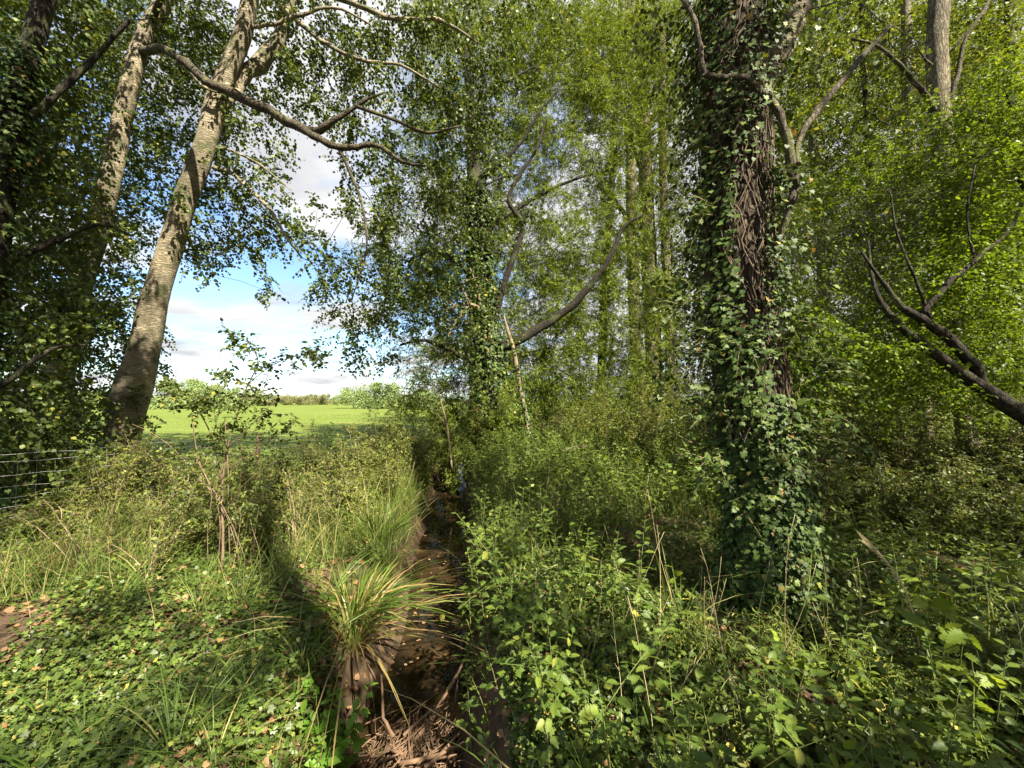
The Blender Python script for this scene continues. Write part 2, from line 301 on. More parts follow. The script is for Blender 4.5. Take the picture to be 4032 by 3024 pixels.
gy = np.r_[np.arange(-30, 0, 1.5), np.arange(0, 14, .1), 14 + np.cumsum(.12 * 1.06 ** np.arange(130))]
X, Y = np.meshgrid(gx, gy); sheet('ground', X, Y, hgt(X, Y), M['soil'])
yy = np.linspace(-2, 24, 120); ss = np.linspace(-.72, .72, 9)
X = xc(yy)[:, None] + .06 * np.sin(yy * 1.7)[:, None] + ss[None]; Y = np.repeat(yy[:, None], 9, 1)
sheet('stream_water', X, Y, np.full_like(X, WATER_Z), M['water'])
def field_edge(y):
    return np.interp(y, [2, 10, 16, 40, 120, 4000], [-14.1, -5.9, -4.2, 1, 60, 2500])
yy = np.r_[np.arange(3, 30, .5), 30 + np.cumsum(.6 * 1.09 ** np.arange(66))]; yy = yy[yy < 420]
tt = np.linspace(0, 1, 60) ** 1.5
xe = field_edge(yy); X = xe[:, None] + (-(40 + 3.2 * yy))[:, None] * tt[None]; Y = np.repeat(yy[:, None], 60, 1)
sheet('field', X, Y, hgt(X, Y) + .07 + .03 * np.sin(X * .9) * np.sin(Y * .7), M['field_turf'])
# low hills on the horizon
b = MB(); xs = np.linspace(-5200, 3000, 260); prof = 26 + 14 * np.sin(xs / 700 + 1) + 7 * np.sin(xs / 190) + 5 * RG.random(260)
rows = [(2600, -2 + 0 * xs), (2700, prof * .7), (2850, prof), (3300, prof * .6), (3800, -2 + 0 * xs)]
X = np.stack([xs] * 5); Y = np.stack([0 * xs + r_[0] for r_ in rows]); Z = np.stack([r_[1] for r_ in rows]); sheet('hills', X, Y, Z, M['hill'])
# ------------------------------------------------------------------ foliage tools
GAPS = [(750, 350, 3.3, .5), (805, 400, 3.3, .4), (720, 345, 3.3, .3), (770, 520, 3.3, .3), (540, 520, 6, .8), (620, 500, 7, .9), (500, 560, 5.2, .5), (680, 470, 8.5, .9), (580, 490, 8, .9), (480, 540, 6.5, .5), (830, 520, 6, .5), (900, 500, 6, .5),  # (px, py, depth, radius in m): holes in the canopy that let the sun through to these places
    (60, 640, 4.0, .42), (200, 610, 4.2, .45), (120, 700, 3.0, .3), (300, 570, 4.6, .45), (20, 745, 2.6, .3), (330, 725, 2.6, .5), (350, 600, 3.9, .55), (140, 600, 4.4, .35), (30, 600, 4.6, .3),
    (590, 590, 3.9, .85), (640, 640, 3.3, .4), (560, 560, 4.8, .6), (790, 585, 3.4, .32), (770, 470, 3.4, .28), (745, 390, 3.3, .26), (800, 540, 3.4, .26), (590, 550, 3.6, .6),
    (880, 640, 2.5, .36), (830, 680, 2.3, .3), (905, 580, 3.2, .35), (940, 560, 4.0, .4), (960, 690, 2.2, .28), (720, 700, 2.2, .26), (520, 700, 2.5, .3), (690, 610, 3.2, .3), (960, 600, 2.9, .3), (760, 640, 2.8, .25), (610, 700, 2.2, .22),
    (230, 470, 4.6, 1.1), (330, 490, 6.0, 1.6), (400, 470, 7.5, 1.5), (180, 470, 6.0, 1.3), (90, 480, 6.5, .7), (300, 520, 5.2, .9), (250, 520, 5.0, .7), (600, 430, 9.5, 1.8), (660, 410, 9.5, 1.6), (560, 420, 11, 1.4),
    (420, 600, 5.0, .5), (425, 640, 4.2, .45), (435, 560, 6.2, .5), (450, 490, 11, .7), (560, 455, 10, 1.2), (640, 460, 10, 1.2), (600, 475, 8.0, .9), (520, 470, 8.5, .6), (700, 500, 7.5, .7),
    (490, 400, 12, 1.0), (520, 345, 12, .8), (430, 330, 12, .6), (655, 280, 17, 1.0), (650, 180, 17, .9), (965, 425, 9, .6), (942, 60, 9, .7), (735, 170, 3.4, .3), (728, 60, 3.4, .25),
    (590, 70, 12.5, 2.0), (545, 150, 12.5, 1.2), (640, 120, 12.5, 1.0), (870, 200, 6, .7), (920, 160, 6.5, .8), (840, 280, 5.5, .5), (960, 260, 6, .6), (1000, 130, 6, .7),
    (175, 265, 8.8, .5), (205, 190, 8.7, .5), (235, 50, 8.4, .5), (110, 190, 8.4, .4), (290, 130, 7.1, .4), (150, 330, 8.9, .3), (740, 330, 12, .8), (860, 420, 8, .8), (600, 330, 14, 1.2),
]
_g = np.array([tuple(at(a, b, d)) + (r_,) for a, b, d, r_ in GAPS])
_e1 = unit(np.cross(SUNV, [0, 0, 1.])); _e2 = np.cross(SUNV, _e1)
def lit_gap(P, mind=4.0):
    """True where a point stands between the sun and one of the gaps' targets."""
    hit = np.zeros(len(P), bool); A, U_, V_ = P @ SUNV, P @ _e1, P @ _e2; jit = .6 + .6 * RG.random(len(P))
    for q in _g:
        hit |= (A - q[:3] @ SUNV > mind) & ((U_ - q[:3] @ _e1) ** 2 + (V_ - q[:3] @ _e2) ** 2 < (q[3] * jit) ** 2)
    return hit
def rnd3(n, s=1.0): return RG.normal(size=(n, 3)) * s
UP = np.array([0, 0, 1.])
def sprays(ml, mt, B, D, Ls, K, T, ls, droop=.3, flat=.5, fwd=.55, down=.25, tr=.003, prune=True, side_w=.9, rnd=None, vary=.25, mind=4.0):
    n = len(B)
    if n == 0: return
    D = unit(D); Ls = np.broadcast_to(np.asarray(Ls, float), (n,))
    t = (np.arange(K)[None] + .3 + .5 * RG.random((n, K))) / K
    pos = B[:, None] + D[:, None] * (Ls[:, None] * t)[..., None] - UP * (droop * Ls[:, None] * t ** 2)[..., None]
    S = unit(np.cross(D, UP) + rnd3(n, .35)); sg = np.where(np.arange(K) % 2 == 0, 1, -1)[None, :, None]
    tang = D[:, None] - UP * (2 * droop * t)[..., None]
    ld = unit(unit(tang) * fwd + sg * S[:, None] * side_w - UP * down + RG.normal(size=(n, K, 3)) * .28)
    nn = unit(UP + RG.normal(size=(n, K, 3)) * flat)
    size = ls * (1 - vary + 2 * vary * RG.random((n, K))) * (1 - .25 * t)
    r_ = RG.random((n, K)) if rnd is None else rnd[0] + (rnd[1] - rnd[0]) * RG.random((n, K))
    pos = pos + ld * (size * .12)[..., None]
    keep = ~lit_gap(pos.reshape(-1, 3), mind) if prune else np.ones(n * K, bool)
    ml.inst(T, pos.reshape(-1, 3)[keep], ld.reshape(-1, 3)[keep], nn.reshape(-1, 3)[keep], size.ravel()[keep], r_.ravel()[keep])
    if mt is not None:
        tt = np.array([0, .5, 1.]); P = B[:, None] + D[:, None] * (Ls[:, None] * tt)[..., None] - UP * (droop * Ls[:, None] * tt ** 2)[..., None]
        fast_tubes(mt, P, np.array([1, .7, .3]) * tr)
def fast_tubes(mt, P, R, sides=3):
    """n thin tubes at once; P (n, m, 3), R (m,) or (n, m)."""
    n, m = P.shape[:2]; R = np.broadcast_to(np.asarray(R, float), (n, m)); T = unit(np.gradient(P, axis=1))
    a = np.where(np.abs(T[:, :1, 2:3]) < .9, UP, np.array([0, 1., 0])); U = unit(np.cross(T, a)); Vv = np.cross(T, U); th = np.arange(sides) * 2 * np.pi / sides
    V = P[:, :, None] + R[:, :, None, None] * (np.cos(th)[:, None] * U[:, :, None] + np.sin(th)[:, None] * Vv[:, :, None])
    i = np.arange(m - 1)[:, None] * sides; j = np.arange(sides)[None]; j2 = (j + 1) % sides
    F = np.stack([i + j, i + j2, i + sides + j2, i + sides + j], -1).reshape(-1, 4)
    mt.add(V.reshape(-1, 3), (F[None] + (np.arange(n) * m * sides)[:, None, None]).reshape(-1, 4))
def grow(mt, skel, Cl, r_tip=.006, r_max=.06, sides=5, up=.0, k=.5):
    """Branches from the skeleton to every cluster, each joined to the nearest branch already there."""
    n = len(Cl)
    if n == 0: return np.zeros((0, 3))
    d0 = np.sqrt(((Cl[:, None] - skel[None]) ** 2).sum(-1)).min(1); order = np.argsort(d0); Cl = Cl[order]
    ns = len(skel); nodes = np.zeros((ns + 2 * n, 3)); nodes[:ns] = skel; par = -np.ones(ns + 2 * n, int); cnt = ns
    deg = np.zeros(ns + 2 * n)
    for c in Cl:
        d = ((nodes[:cnt] - c) ** 2).sum(1) + deg[:cnt] * .05; p = int(np.argmin(d)); v = c - nodes[p]; ln = np.linalg.norm(v)
        mid = nodes[p] + v * .5 + RG.normal(size=3) * ln * .09 + UP * up * ln
        nodes[cnt] = mid; par[cnt] = p; nodes[cnt + 1] = c; par[cnt + 1] = cnt; deg[p] += 1; cnt += 2
    w = np.ones(cnt)
    for i in range(cnt - 1, ns - 1, -1): w[par[i]] += w[i] * .5 if i % 1 == 0 else 0
    rad = np.minimum(r_tip * w ** k, r_max); segs = np.arange(ns, cnt); p = par[segs]
    pr = np.where(p < ns, np.minimum(rad[segs] * 1.25, r_max), rad[p])
    mid = (nodes[p] + nodes[segs]) / 2 + RG.normal(size=(len(segs), 3)) * np.linalg.norm(nodes[segs] - nodes[p], axis=1)[:, None] * .04
    P = np.stack([nodes[p], mid, nodes[segs]], 1); fast_tubes(mt, P, np.stack([pr, (pr + rad[segs]) / 2, rad[segs]], 1), sides)
    outd = np.zeros((cnt, 3)); outd[segs] = unit(nodes[segs] - nodes[p])
    return Cl, outd[ns + 1::2]
def project(P):
    d = P - np.array([0, 0, EYE]); y = d[:, 1] * math.cos(PITCH) + d[:, 2] * math.sin(PITCH); z = -d[:, 1] * math.sin(PITCH) + d[:, 2] * math.cos(PITCH)
    ys = np.maximum(y, .05); return 512 + FPX * d[:, 0] / ys, 384 - FPX * z / ys, y
def offframe(P, m=20):
    px, py, y = project(P); return (y < .3) | (px < -m) | (px > 1024 + m) | (py < -m) | (py > 768 + m)
def layer(rows, d0, d1, per, front=None):
    """rows: {row: (first column, 'digits')}, cells of 32 px; returns cluster points spread through the depth range."""
    o = []
    for r_, (c0, s) in rows.items():
        for i, ch in enumerate(s):
            if ch in ' .0': continue
            k = RG.poisson(int(ch) * per)
            px = (c0 + i + RG.uniform(-.15, 1.15, k)) * 32; py = (r_ + RG.uniform(-.15, 1.15, k)) * 32
            lo, hi = (d0, d1) if front is None or c0 + i > front[0] else front[1:]
            o.append(at(px, py, RG.uniform(lo, hi, k)))
    return np.concatenate(o)
def ellip(c, r_, n):
    u = unit(RG.normal(size=(n, 3))) * (RG.random(n) ** .4)[:, None]; return np.array(c) + u * np.array(r_)

# ------------------------------------------------------------------ leaning poplars by the field
def limbs(mt, lst, sides=9, noise=.08, obj=None):
    for i, pts in enumerate(lst):
        q = path(pts, 5); nz = np.cumsum(RG.normal(size=(len(q), 3)) * .22, axis=0); nz -= np.linspace(0, 1, len(q))[:, None] * nz[-1]; q[:, :3] += nz * q[:, 3:] * np.minimum(1, np.arange(len(q)) / 4)[:, None]
        q[:, 3] *= 1 + .12 * np.sin(np.arange(len(q)) * 1.9 + i) * RG.random(len(q))
        if obj:
            nm, mat, tree = obj; m_ = MB(); m_.tube(q[:, :3], q[:, 3], sides, noise, seed=i + 40); par = [c for c in tree.children if c.name.startswith('trunk')][0]
            m_.build(nm, M[mat], par, smooth=True, root=tree)
        else: mt.tube(q[:, :3], q[:, 3], sides, noise, seed=i + 40)
    return np.concatenate([path(p_, 3)[:, :3] for p_ in lst])
def trunk_of(root, name, pts, mat, sides=22, noise=.07, n=9, flare=0, flute=0.0):
    q = path(pts, n); b = MB()
    if flare:
        h = np.r_[0, np.cumsum(np.linalg.norm(np.diff(q[:, :3], axis=0), axis=1))]; q[:, 3] *= 1 + flare * np.exp(-h / .5)
    b.tube(q[:, :3], q[:, 3], sides, noise, seed=abs(hash(name)) % 7, flute=flute); o = b.build(name, mat, root, smooth=True); return q, o
Lrows = {0: (0, '999998987898887742'), 1: (0, '999999877788777631'), 2: (0, '99999876678876652'), 3: (0, '9999987665675553'),
         4: (0, '99998775436654442'), 5: (0, '9999888632154343'), 6: (0, '99998556642555421'), 7: (0, '99993076652665531'), 8: (0, '9998202120466653'),
         9: (0, '999810000037664'), 10: (0, '9998300000034522'), 11: (0, '998620000001221'), 12: (0, '99851'), 13: (0, '9864'), 14: (0, '8642')}
CL = layer(Lrows, 8.4, 11.6, .95, (2, 6.4, 9.2))
pale = at(118, 474, 9.0); ivyp = at(38, 474, 8.5); edge_ = at(-34, 486, 6.2)
trees_L = []
t1 = thing('leaning_poplar', 'pale bare poplar trunk leaning right with a forked top, before the bright field', 'tree', (*pale[:2], 0), 'leaning poplars along the field fence')
p1 = [(110, 484, 9, 50), (117, 455, 9, 44), (124, 425, 9, 42), (134, 385, 9, 41), (145, 348, 9, 35), (155, 300, 8.9, 30), (171, 245, 8.8, 27), (189, 190, 8.7, 25), (207, 140, 8.6, 24), (220, 92, 8.5, 23), (241, 40, 8.4, 19),
      (250, 0, 8.3, 18), (266, -60, 8.2, 16), (290, -150, 8, 12), (315, -280, 7.8, 7)]
q1, _ = trunk_of(t1, 'trunk', p1, M['poplar_bark'], flare=.15)
fork = [(220, 108, 8.5, 13), (238, 84, 8.6, 17), (257, 64, 8.8, 18), (277, 38, 8.9, 16), (289, 0, 9, 14), (315, -80, 9.2, 10), (345, -190, 9.4, 5)]
b = MB(); sk = limbs(None, [fork], 14, obj=('limb', 'poplar_bark', t1))
l1 = [[(214, 168, 8.7, 6), (232, 174, 8.6, 5), (250, 190, 8.5, 4.5), (270, 210, 8.4, 4), (286, 236, 8.3, 3), (302, 258, 8.2, 2)],
      [(216, 148, 8.6, 4), (236, 152, 8.5, 3), (256, 162, 8.3, 2.5), (275, 176, 8.2, 2), (291, 190, 8.1, 1.2)],
      [(228, 84, 8.4, 5), (216, 92, 8.2, 4), (200, 84, 8.1, 3.4), (188, 70, 8, 2.6), (172, 58, 8, 2)],
      [(246, 28, 8.4, 5), (270, 26, 8.4, 4.5), (300, 18, 8.4, 4), (335, 10, 8.4, 3), (370, 24, 8.4, 2)],
      [(285, 10, 8.9, 6), (320, 40, 8.8, 5), (360, 60, 8.6, 4), (400, 66, 8.5, 3), (440, 88, 8.4, 2)],
      [(300, -16, 9, 8), (350, 4, 8.9, 6), (395, 20, 8.8, 5), (440, 20, 8.7, 4), (480, 44, 8.6, 2)]]
b = MB(); s2 = limbs(None, l1, 7, obj=('limb', 'poplar_bark', t1)); skel1 = np.concatenate([q1[50:, :3], sk, s2]); tw1 = MB()
t2 = thing('leaning_poplar', 'half hidden leaning poplar trunk behind dark leaves, left of the pale forked trunk', 'tree', (*ivyp[:2], 0), 'leaning poplars along the field fence')
p2 = [(28, 490, 8.5, 50), (40, 455, 8.5, 42), (50, 420, 8.5, 38), (66, 340, 8.5, 32), (85, 270, 8.5, 28), (104, 205, 8.5, 26), (116, 150, 8.5, 24), (128, 95, 8.4, 22), (143, 40, 8.4, 21), (165, 0, 8.4, 19), (192, -60, 8.3, 15), (220, -170, 8.2, 8)]
q2, _ = trunk_of(t2, 'trunk', p2, M['poplar_bark'], flare=.1)
lA = [[(140, 52, 8.4, 11), (160, 48, 8, 11), (178, 58, 7.6, 11), (205, 82, 7.4, 11), (245, 101, 7.3, 12), (285, 121, 7.2, 11), (306, 129, 7.1, 10), (330, 122, 7, 7), (362, 103, 7, 4), (385, 92, 7, 2)],
      [(300, 127, 7.12, 8), (322, 139, 7, 8), (345, 149, 7, 7), (376, 146, 7, 5), (402, 162, 6.9, 4), (425, 166, 6.9, 2.4)],
      [(338, 147, 7, 4), (350, 172, 7, 3.4), (362, 205, 7, 2.6), (366, 250, 7, 1.8), (352, 300, 7, 1)],
      [(355, 106, 7, 4), (390, 118, 6.9, 3.6), (425, 132, 6.9, 3), (460, 126, 6.8, 2)],
      [(148, 28, 8.4, 8), (170, -10, 8, 7), (215, -50, 7.6, 5), (260, -70, 7.4, 3)]]
b = MB(); s2 = limbs(None, lA, 9, obj=('limb', 'mossy_bark', t2)); skel2 = np.concatenate([q2[40:, :3], s2])
t3 = thing('leaning_poplar', 'dark leafy poplar at the far left edge with its trunk mostly out of the photo', 'tree', (*edge_[:2], 0), 'leaning poplars along the field fence')
p3 = [(-48, 500, 6.2, 56), (-36, 470, 6.2, 50), (-15, 300, 6.2, 44), (5, 150, 6.2, 38), (24, 72, 6.2, 30), (45, 0, 6.2, 24), (72, -110, 6.2, 14), (95, -230, 6.2, 7)]
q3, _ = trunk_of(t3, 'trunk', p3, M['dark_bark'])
b = MB(); s2 = limbs(None, [[(-12, 280, 6.2, 16), (20, 255, 6.4, 12), (60, 240, 6.6, 9), (100, 225, 6.8, 5), (130, 235, 7, 3)], [(8, 140, 6.2, 14), (50, 95, 6.3, 11), (90, 60, 6.5, 8), (130, 20, 6.6, 5)],
     [(-28, 400, 6.2, 12), (10, 380, 6.2, 9), (50, 350, 6.3, 6), (85, 345, 6.5, 3)]], 9, obj=('limb', 'dark_bark', t3)); skel3 = np.concatenate([q3[20:, :3], s2])
skels = [skel1, skel2, skel3]
near = np.stack([np.sqrt(((CL[:, None] - s[None]) ** 2).sum(-1)).min(1) for s in skels]).argmin(0)
for i, (t_, sk, top) in enumerate(((t1, skel1, q1[-1, :3]), (t2, skel2, q2[-1, :3]), (t3, skel3, q3[-1, :3]))):
    cl = CL[near == i]; ex = ellip(top + [0, 0, -1.5], (3.6, 3.6, 5), 110)
    if i == 2: ex = np.concatenate([ex, ellip((-4.4, 2.8, 10), (3.4, 2.6, 2.8), 190)])  # unseen clusters towards the sun, added to shade the left edge leaves
    ex = ex[offframe(ex, 10)]
    tw = tw1 if i == 0 else MB(); ml = MB()
    c_, od = grow(tw, sk, np.concatenate([cl, ex]), .004, .035)
    k = np.repeat(np.arange(len(c_)), 11); B = c_[k] + rnd3(len(k), .13); D = unit(od[k] * .6 + rnd3(len(k), .75) - UP * .25)
    sprays(ml, tw, B, D, RG.uniform(.22, .5, len(k)), 8, POPLAR, .082, droop=.35, flat=.9, down=.55, tr=.0022)
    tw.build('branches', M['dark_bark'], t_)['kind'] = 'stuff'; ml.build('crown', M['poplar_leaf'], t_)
# hanging leaf sprays on the lower left, ivy on the edge poplar
ml = MB(); n = 5200; pick = RG.integers(0, len(q3) - 25, n); th = RG.uniform(0, 6.28, n); r_ = q3[pick, 3] + RG.gamma(2., .07, n)
P = q3[pick, :3] + np.stack([np.cos(th) * r_, np.sin(th) * r_, RG.normal(size=n) * .1], -1); nrm = unit(np.stack([np.cos(th), np.sin(th), 0 * th + .5], -1) + rnd3(n, .3))
ml.inst(IVY, P, unit(-UP + nrm * .5 + rnd3(n, .3)), nrm, RG.uniform(.05, .09, n)); ml.build('ivy', M['ivy_leaf'], t3)
ml = MB(); n = 5200; pick = RG.integers(0, 42, n); th = RG.uniform(0, 6.28, n); r_ = q2[pick, 3] + RG.gamma(1.6, .06, n)
P = q2[pick, :3] + np.stack([np.cos(th) * r_, np.sin(th) * r_, RG.normal(size=n) * .1], -1); nrm = unit(np.stack([np.cos(th), np.sin(th), 0 * th + .5], -1) + rnd3(n, .3))
kk = (P[:, 2] < 1.2 + RG.random(n)) | (np.sin(P[:, 2] * 2.1) > .45); ml.inst(IVY, P[kk], unit(-UP + nrm * .5 + rnd3(n, .3))[kk], nrm[kk], RG.uniform(.05, .09, kk.sum())); ml.build('ivy', M['ivy_leaf'], t2)

# ------------------------------------------------------------------ the willow over the stream
wb = at(492, 456, 13)
tw_ = thing('willow_tree', 'tall bushy willow with an ivy wrapped dark trunk at the end of the stream', 'tree', (*wb[:2], 0))
pw = [(494, 462, 13, 36), (491, 430, 13, 30), (489, 390, 13, 29), (486, 340, 13, 26), (482, 280, 13, 21), (477, 220, 12.9, 17), (473, 160, 12.8, 13), (470, 100, 12.8, 10), (467, 40, 12.8, 8), (466, -30, 12.8, 6), (468, -140, 12.8, 4)]
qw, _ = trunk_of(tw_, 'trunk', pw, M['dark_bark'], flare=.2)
lw = [[(490, 350, 13, 16), (510, 343, 12.9, 15), (530, 335, 12.8, 13), (560, 315, 12.6, 11), (590, 285, 12.4, 8.5), (610, 255, 12.2, 7), (622, 228, 12.1, 5), (645, 214, 12, 3)],
      [(489, 345, 13, 10), (500, 290, 12.7, 9), (514, 256, 12.6, 8), (522, 228, 12.5, 7), (509, 202, 12.5, 6), (520, 176, 12.5, 5), (536, 150, 12.5, 4), (546, 118, 12.5, 2.5)],
      [(474, 180, 12.8, 7), (500, 165, 12.6, 6), (522, 140, 12.5, 5), (540, 112, 12.4, 4), (560, 88, 12.3, 2.5)], [(471, 110, 12.8, 6), (490, 90, 12.6, 5), (512, 78, 12.5, 3.5), (535, 66, 12.5, 2)],
      [(482, 285, 13, 9), (455, 262, 12.6, 7), (430, 250, 12.3, 5), (408, 262, 12, 3)], [(488, 370, 13, 10), (455, 350, 12.4, 7), (425, 340, 12, 5), (400, 345, 11.7, 3)], [(478, 240, 12.9, 8), (520, 205, 13.3, 6), (570, 180, 13.6, 4), (610, 170, 14, 2.5)],
      [(520, 175, 12.5, 4), (500, 178, 12.5, 3), (484, 186, 12.4, 2)]]
lw = [[(x_, y_, d_, w_ * .72) for x_, y_, d_, w_ in l_] for l_ in lw]
b = MB(); sk = limbs(None, lw, 9, .1, obj=('limb', 'dark_bark', tw_))
b = MB(); s_ = limbs(None, [[(486, 312, 12.6, 6), (470, 303, 12.3, 4), (450, 309, 12.1, 3), (430, 313, 12, 1.4)], [(468, 302, 12.3, 3.4), (463, 285, 12.2, 2.6), (478, 277, 12.1, 1.4)], [(455, 307, 12.15, 2.5), (444, 296, 12, 1.6), (432, 290, 12, 1)],
      [(470, 303, 12.3, 3), (452, 328, 12.1, 2.2), (446, 345, 12, 1.4)], [(480, 308, 12.5, 3), (478, 290, 12.3, 2), (470, 268, 12.2, 1)]], 5, obj=('dead_branch', 'dead_wood', tw_))
Wrows = {0: (13, '46899997'), 1: (13, '35699998'), 2: (13, '35699998'), 3: (13, '34688897'), 4: (12, '345777776'), 5: (12, '466665543'), 6: (12, '566766544'), 7: (11, '3577876554'), 8: (12, '477887655'),
         9: (12, '588888755'), 10: (12, '488888766'), 11: (12, '388888666'), 12: (12, '278888666'), 13: (13, '36788776')}
CW = np.concatenate([layer(Wrows, 12.9, 16.5, 2.3), (lambda e: e[offframe(e, 10)])(ellip((.6, 12.6, 14), (3.6, 3, 6), 160))])
skw = np.concatenate([qw[20:, :3], sk]); tb = MB(); ml = MB(); c_, od = grow(tb, skw, CW, .004, .05)
k = np.repeat(np.arange(len(c_)), 14); B = c_[k] + rnd3(len(k), .2); D = unit(od[k] * .5 + rnd3(len(k), .8) + UP * .15)
sprays(ml, tb, B, D, RG.uniform(.3, .65, len(k)), 15, WILLOW, .115, droop=.25, flat=.9, fwd=.8, down=.35, side_w=.7, tr=.0028)
tb.build('branches', M['dark_bark'], tw_)['kind'] = 'stuff'; ml.build('crown', M['willow_leaf'], tw_)
def ivy_sleeve(q, lo, hi, n, spread, size, root, mat='ivy_leaf', gate=None, name='ivy'):
    zz_ = q[:, 2]; idx = np.where((zz_ > lo) & (zz_ < hi))[0]; pick = RG.choice(idx, n); nx_ = np.minimum(pick + 1, len(q) - 1); f = RG.random(n)[:, None]
    ctr = q[pick, :3] * (1 - f) + q[nx_, :3] * f; th = RG.uniform(0, 6.283, n); r_ = q[pick, 3] * 1.02 + RG.gamma(1.5, spread, n)
    P = ctr + np.stack([np.cos(th) * r_, np.sin(th) * r_, 0 * th], -1); nrm = unit(np.stack([np.cos(th), np.sin(th), 0 * th + .55], -1) + rnd3(n, .3))
    kk = np.ones(n, bool) if gate is None else gate(P, th); P, nrm = P[kk], nrm[kk]; ml = MB()
    ml.inst(IVY, P, unit(-UP + nrm * .55 + rnd3(len(P), .3)), nrm, RG.uniform(size * .7, size * 1.3, len(P))); return ml.build(name, M[mat], root)
ivy_sleeve(qw, 0, 9, 9000, .09, .09, tw_)

# ------------------------------------------------------------------ ivy clad tree on the right bank
ib = at(771, 606, 3.72)
ti = thing('ivy_clad_tree', 'thick trunk wrapped in ivy stems with glossy leaves at its foot, among nettles', 'tree', (*ib[:2], 0))
pi_ = [(773, 622, 3.7, 70), (771, 600, 3.7, 64), (768, 560, 3.7, 60), (762, 480, 3.7, 57), (753, 400, 3.7, 55), (743, 320, 3.7, 54), (738, 240, 3.7, 54), (736, 150, 3.7, 54), (735, 60, 3.7, 50), (737, 0, 3.7, 46), (740, -100, 3.7, 42), (746, -300, 3.7, 34), (752, -620, 3.7, 24), (758, -1000, 3.7, 12)]
pi_ = [(x_, y_, d_, w_ * 1.16) for x_, y_, d_, w_ in pi_]
qi, _ = trunk_of(ti, 'trunk', pi_, M['ivy_bark'], 30, .09, 14, flare=.05)
b = MB(); lim = [[(742, 128, 3.7, 24), (756, 96, 3.68, 29), (770, 66, 3.7, 28), (786, 34, 3.75, 26), (803, -2, 3.8, 25), (835, -80, 3.9, 20), (880, -220, 4, 12), (920, -420, 4.2, 7)]]
ski = limbs(None, lim, 18, .06, obj=('limb', 'poplar_bark', ti))
vb = [[(676, -10, 3.35, 4), (690, 14, 3.35, 5), (700, 42, 3.32, 5), (706, 72, 3.3, 6), (720, 77, 3.3, 7), (737, 78, 3.3, 7.5), (757, 84, 3.3, 8), (775, 106, 3.3, 9), (787, 138, 3.3, 10), (795, 172, 3.3, 10.5), (793, 200, 3.3, 10), (785, 226, 3.36, 9), (773, 254, 3.45, 8), (764, 285, 3.52, 6)],
      [(796, 168, 3.3, 6), (800, 140, 3.34, 7), (818, 108, 3.4, 8), (850, 70, 3.55, 7.5), (872, 46, 3.7, 6.5), (890, 26, 3.8, 4.5)], [(707, 73, 3.3, 5), (702, 76, 3.28, 2)], [(794, 200, 3.3, 6), (800, 196, 3.3, 2)]]
b = MB(); s_ = limbs(None, vb, 12, .08, obj=('branch', 'mossy_bark', ti))
# climbing ivy stems
b = MB(); g = np.random.default_rng(5)
zmax = 7.0; zs = qi[:, 2]
for v in range(120):
    th = g.uniform(0, 6.28); z0 = 0 if v < 60 else g.uniform(.2, 4); z1 = min(zmax, z0 + g.uniform(1.6, 6)); m = int((z1 - z0) / .09) + 3; z = np.linspace(z0, z1, m)
    tt = th + np.cumsum(g.normal(size=m) * .085) + .25 * np.sin(z * g.uniform(1, 4) + th); cx = np.stack([np.interp(z, zs, qi[:, i]) for i in (0, 1, 3)], -1)
    r_ = cx[:, 2] * 1.0 + .012 + .02 * (v % 4) * .5 + np.abs(np.cumsum(g.normal(size=m) * .003)); w = g.uniform(.003, .0105) * np.linspace(1, .5, m)
    b.tube(np.stack([cx[:, 0] + np.cos(tt) * r_, cx[:, 1] + np.sin(tt) * r_, z], -1), w, 5, cap=False)
for v in range(170):   # free ends that wander off the bark
    th = g.uniform(2.6, 6.8); z0 = g.uniform(1.1, 6.5); cx = [np.interp(z0, zs, qi[:, i]) for i in (0, 1, 3)]; m = 7; t = np.linspace(0, 1, m); ln = g.uniform(.15, .5)
    d = unit(np.array([math.cos(th), math.sin(th), g.uniform(-.9, .5)])); P = np.array([cx[0] + math.cos(th) * cx[2], cx[1] + math.sin(th) * cx[2], z0]) + t[:, None] * d * ln * .45 + np.cumsum(g.normal(size=(m, 3)) * .022, axis=0) + np.outer(t ** 2, [0, 0, -.12])
    b.tube(P, np.linspace(.005, .0018, m), 4, cap=False)
b.build('ivy_stems', M['vine'], ti, smooth=True)
ivy_sleeve(qi, -.1, 1.95, 13500, .04, .045, ti, gate=lambda P, th: P[:, 2] < 1.55 + .4 * RG.random(len(P)) + .2 * np.sin(th * 3))
ivy_sleeve(qi, 1.7, 7, 15000, .09, .045, ti, gate=lambda P, th: (np.sin(P[:, 2] * 2.9 + 2 * np.sin(th * 2)) + .8 * np.sin(th * 3 + P[:, 2] * 1.3) + RG.normal(size=len(P)) * .35 > .2) | ((np.cos(th) < -.5) & (RG.random(len(P)) < .8)) | ((np.cos(th) > .8) & (RG.random(len(P)) < .45)))
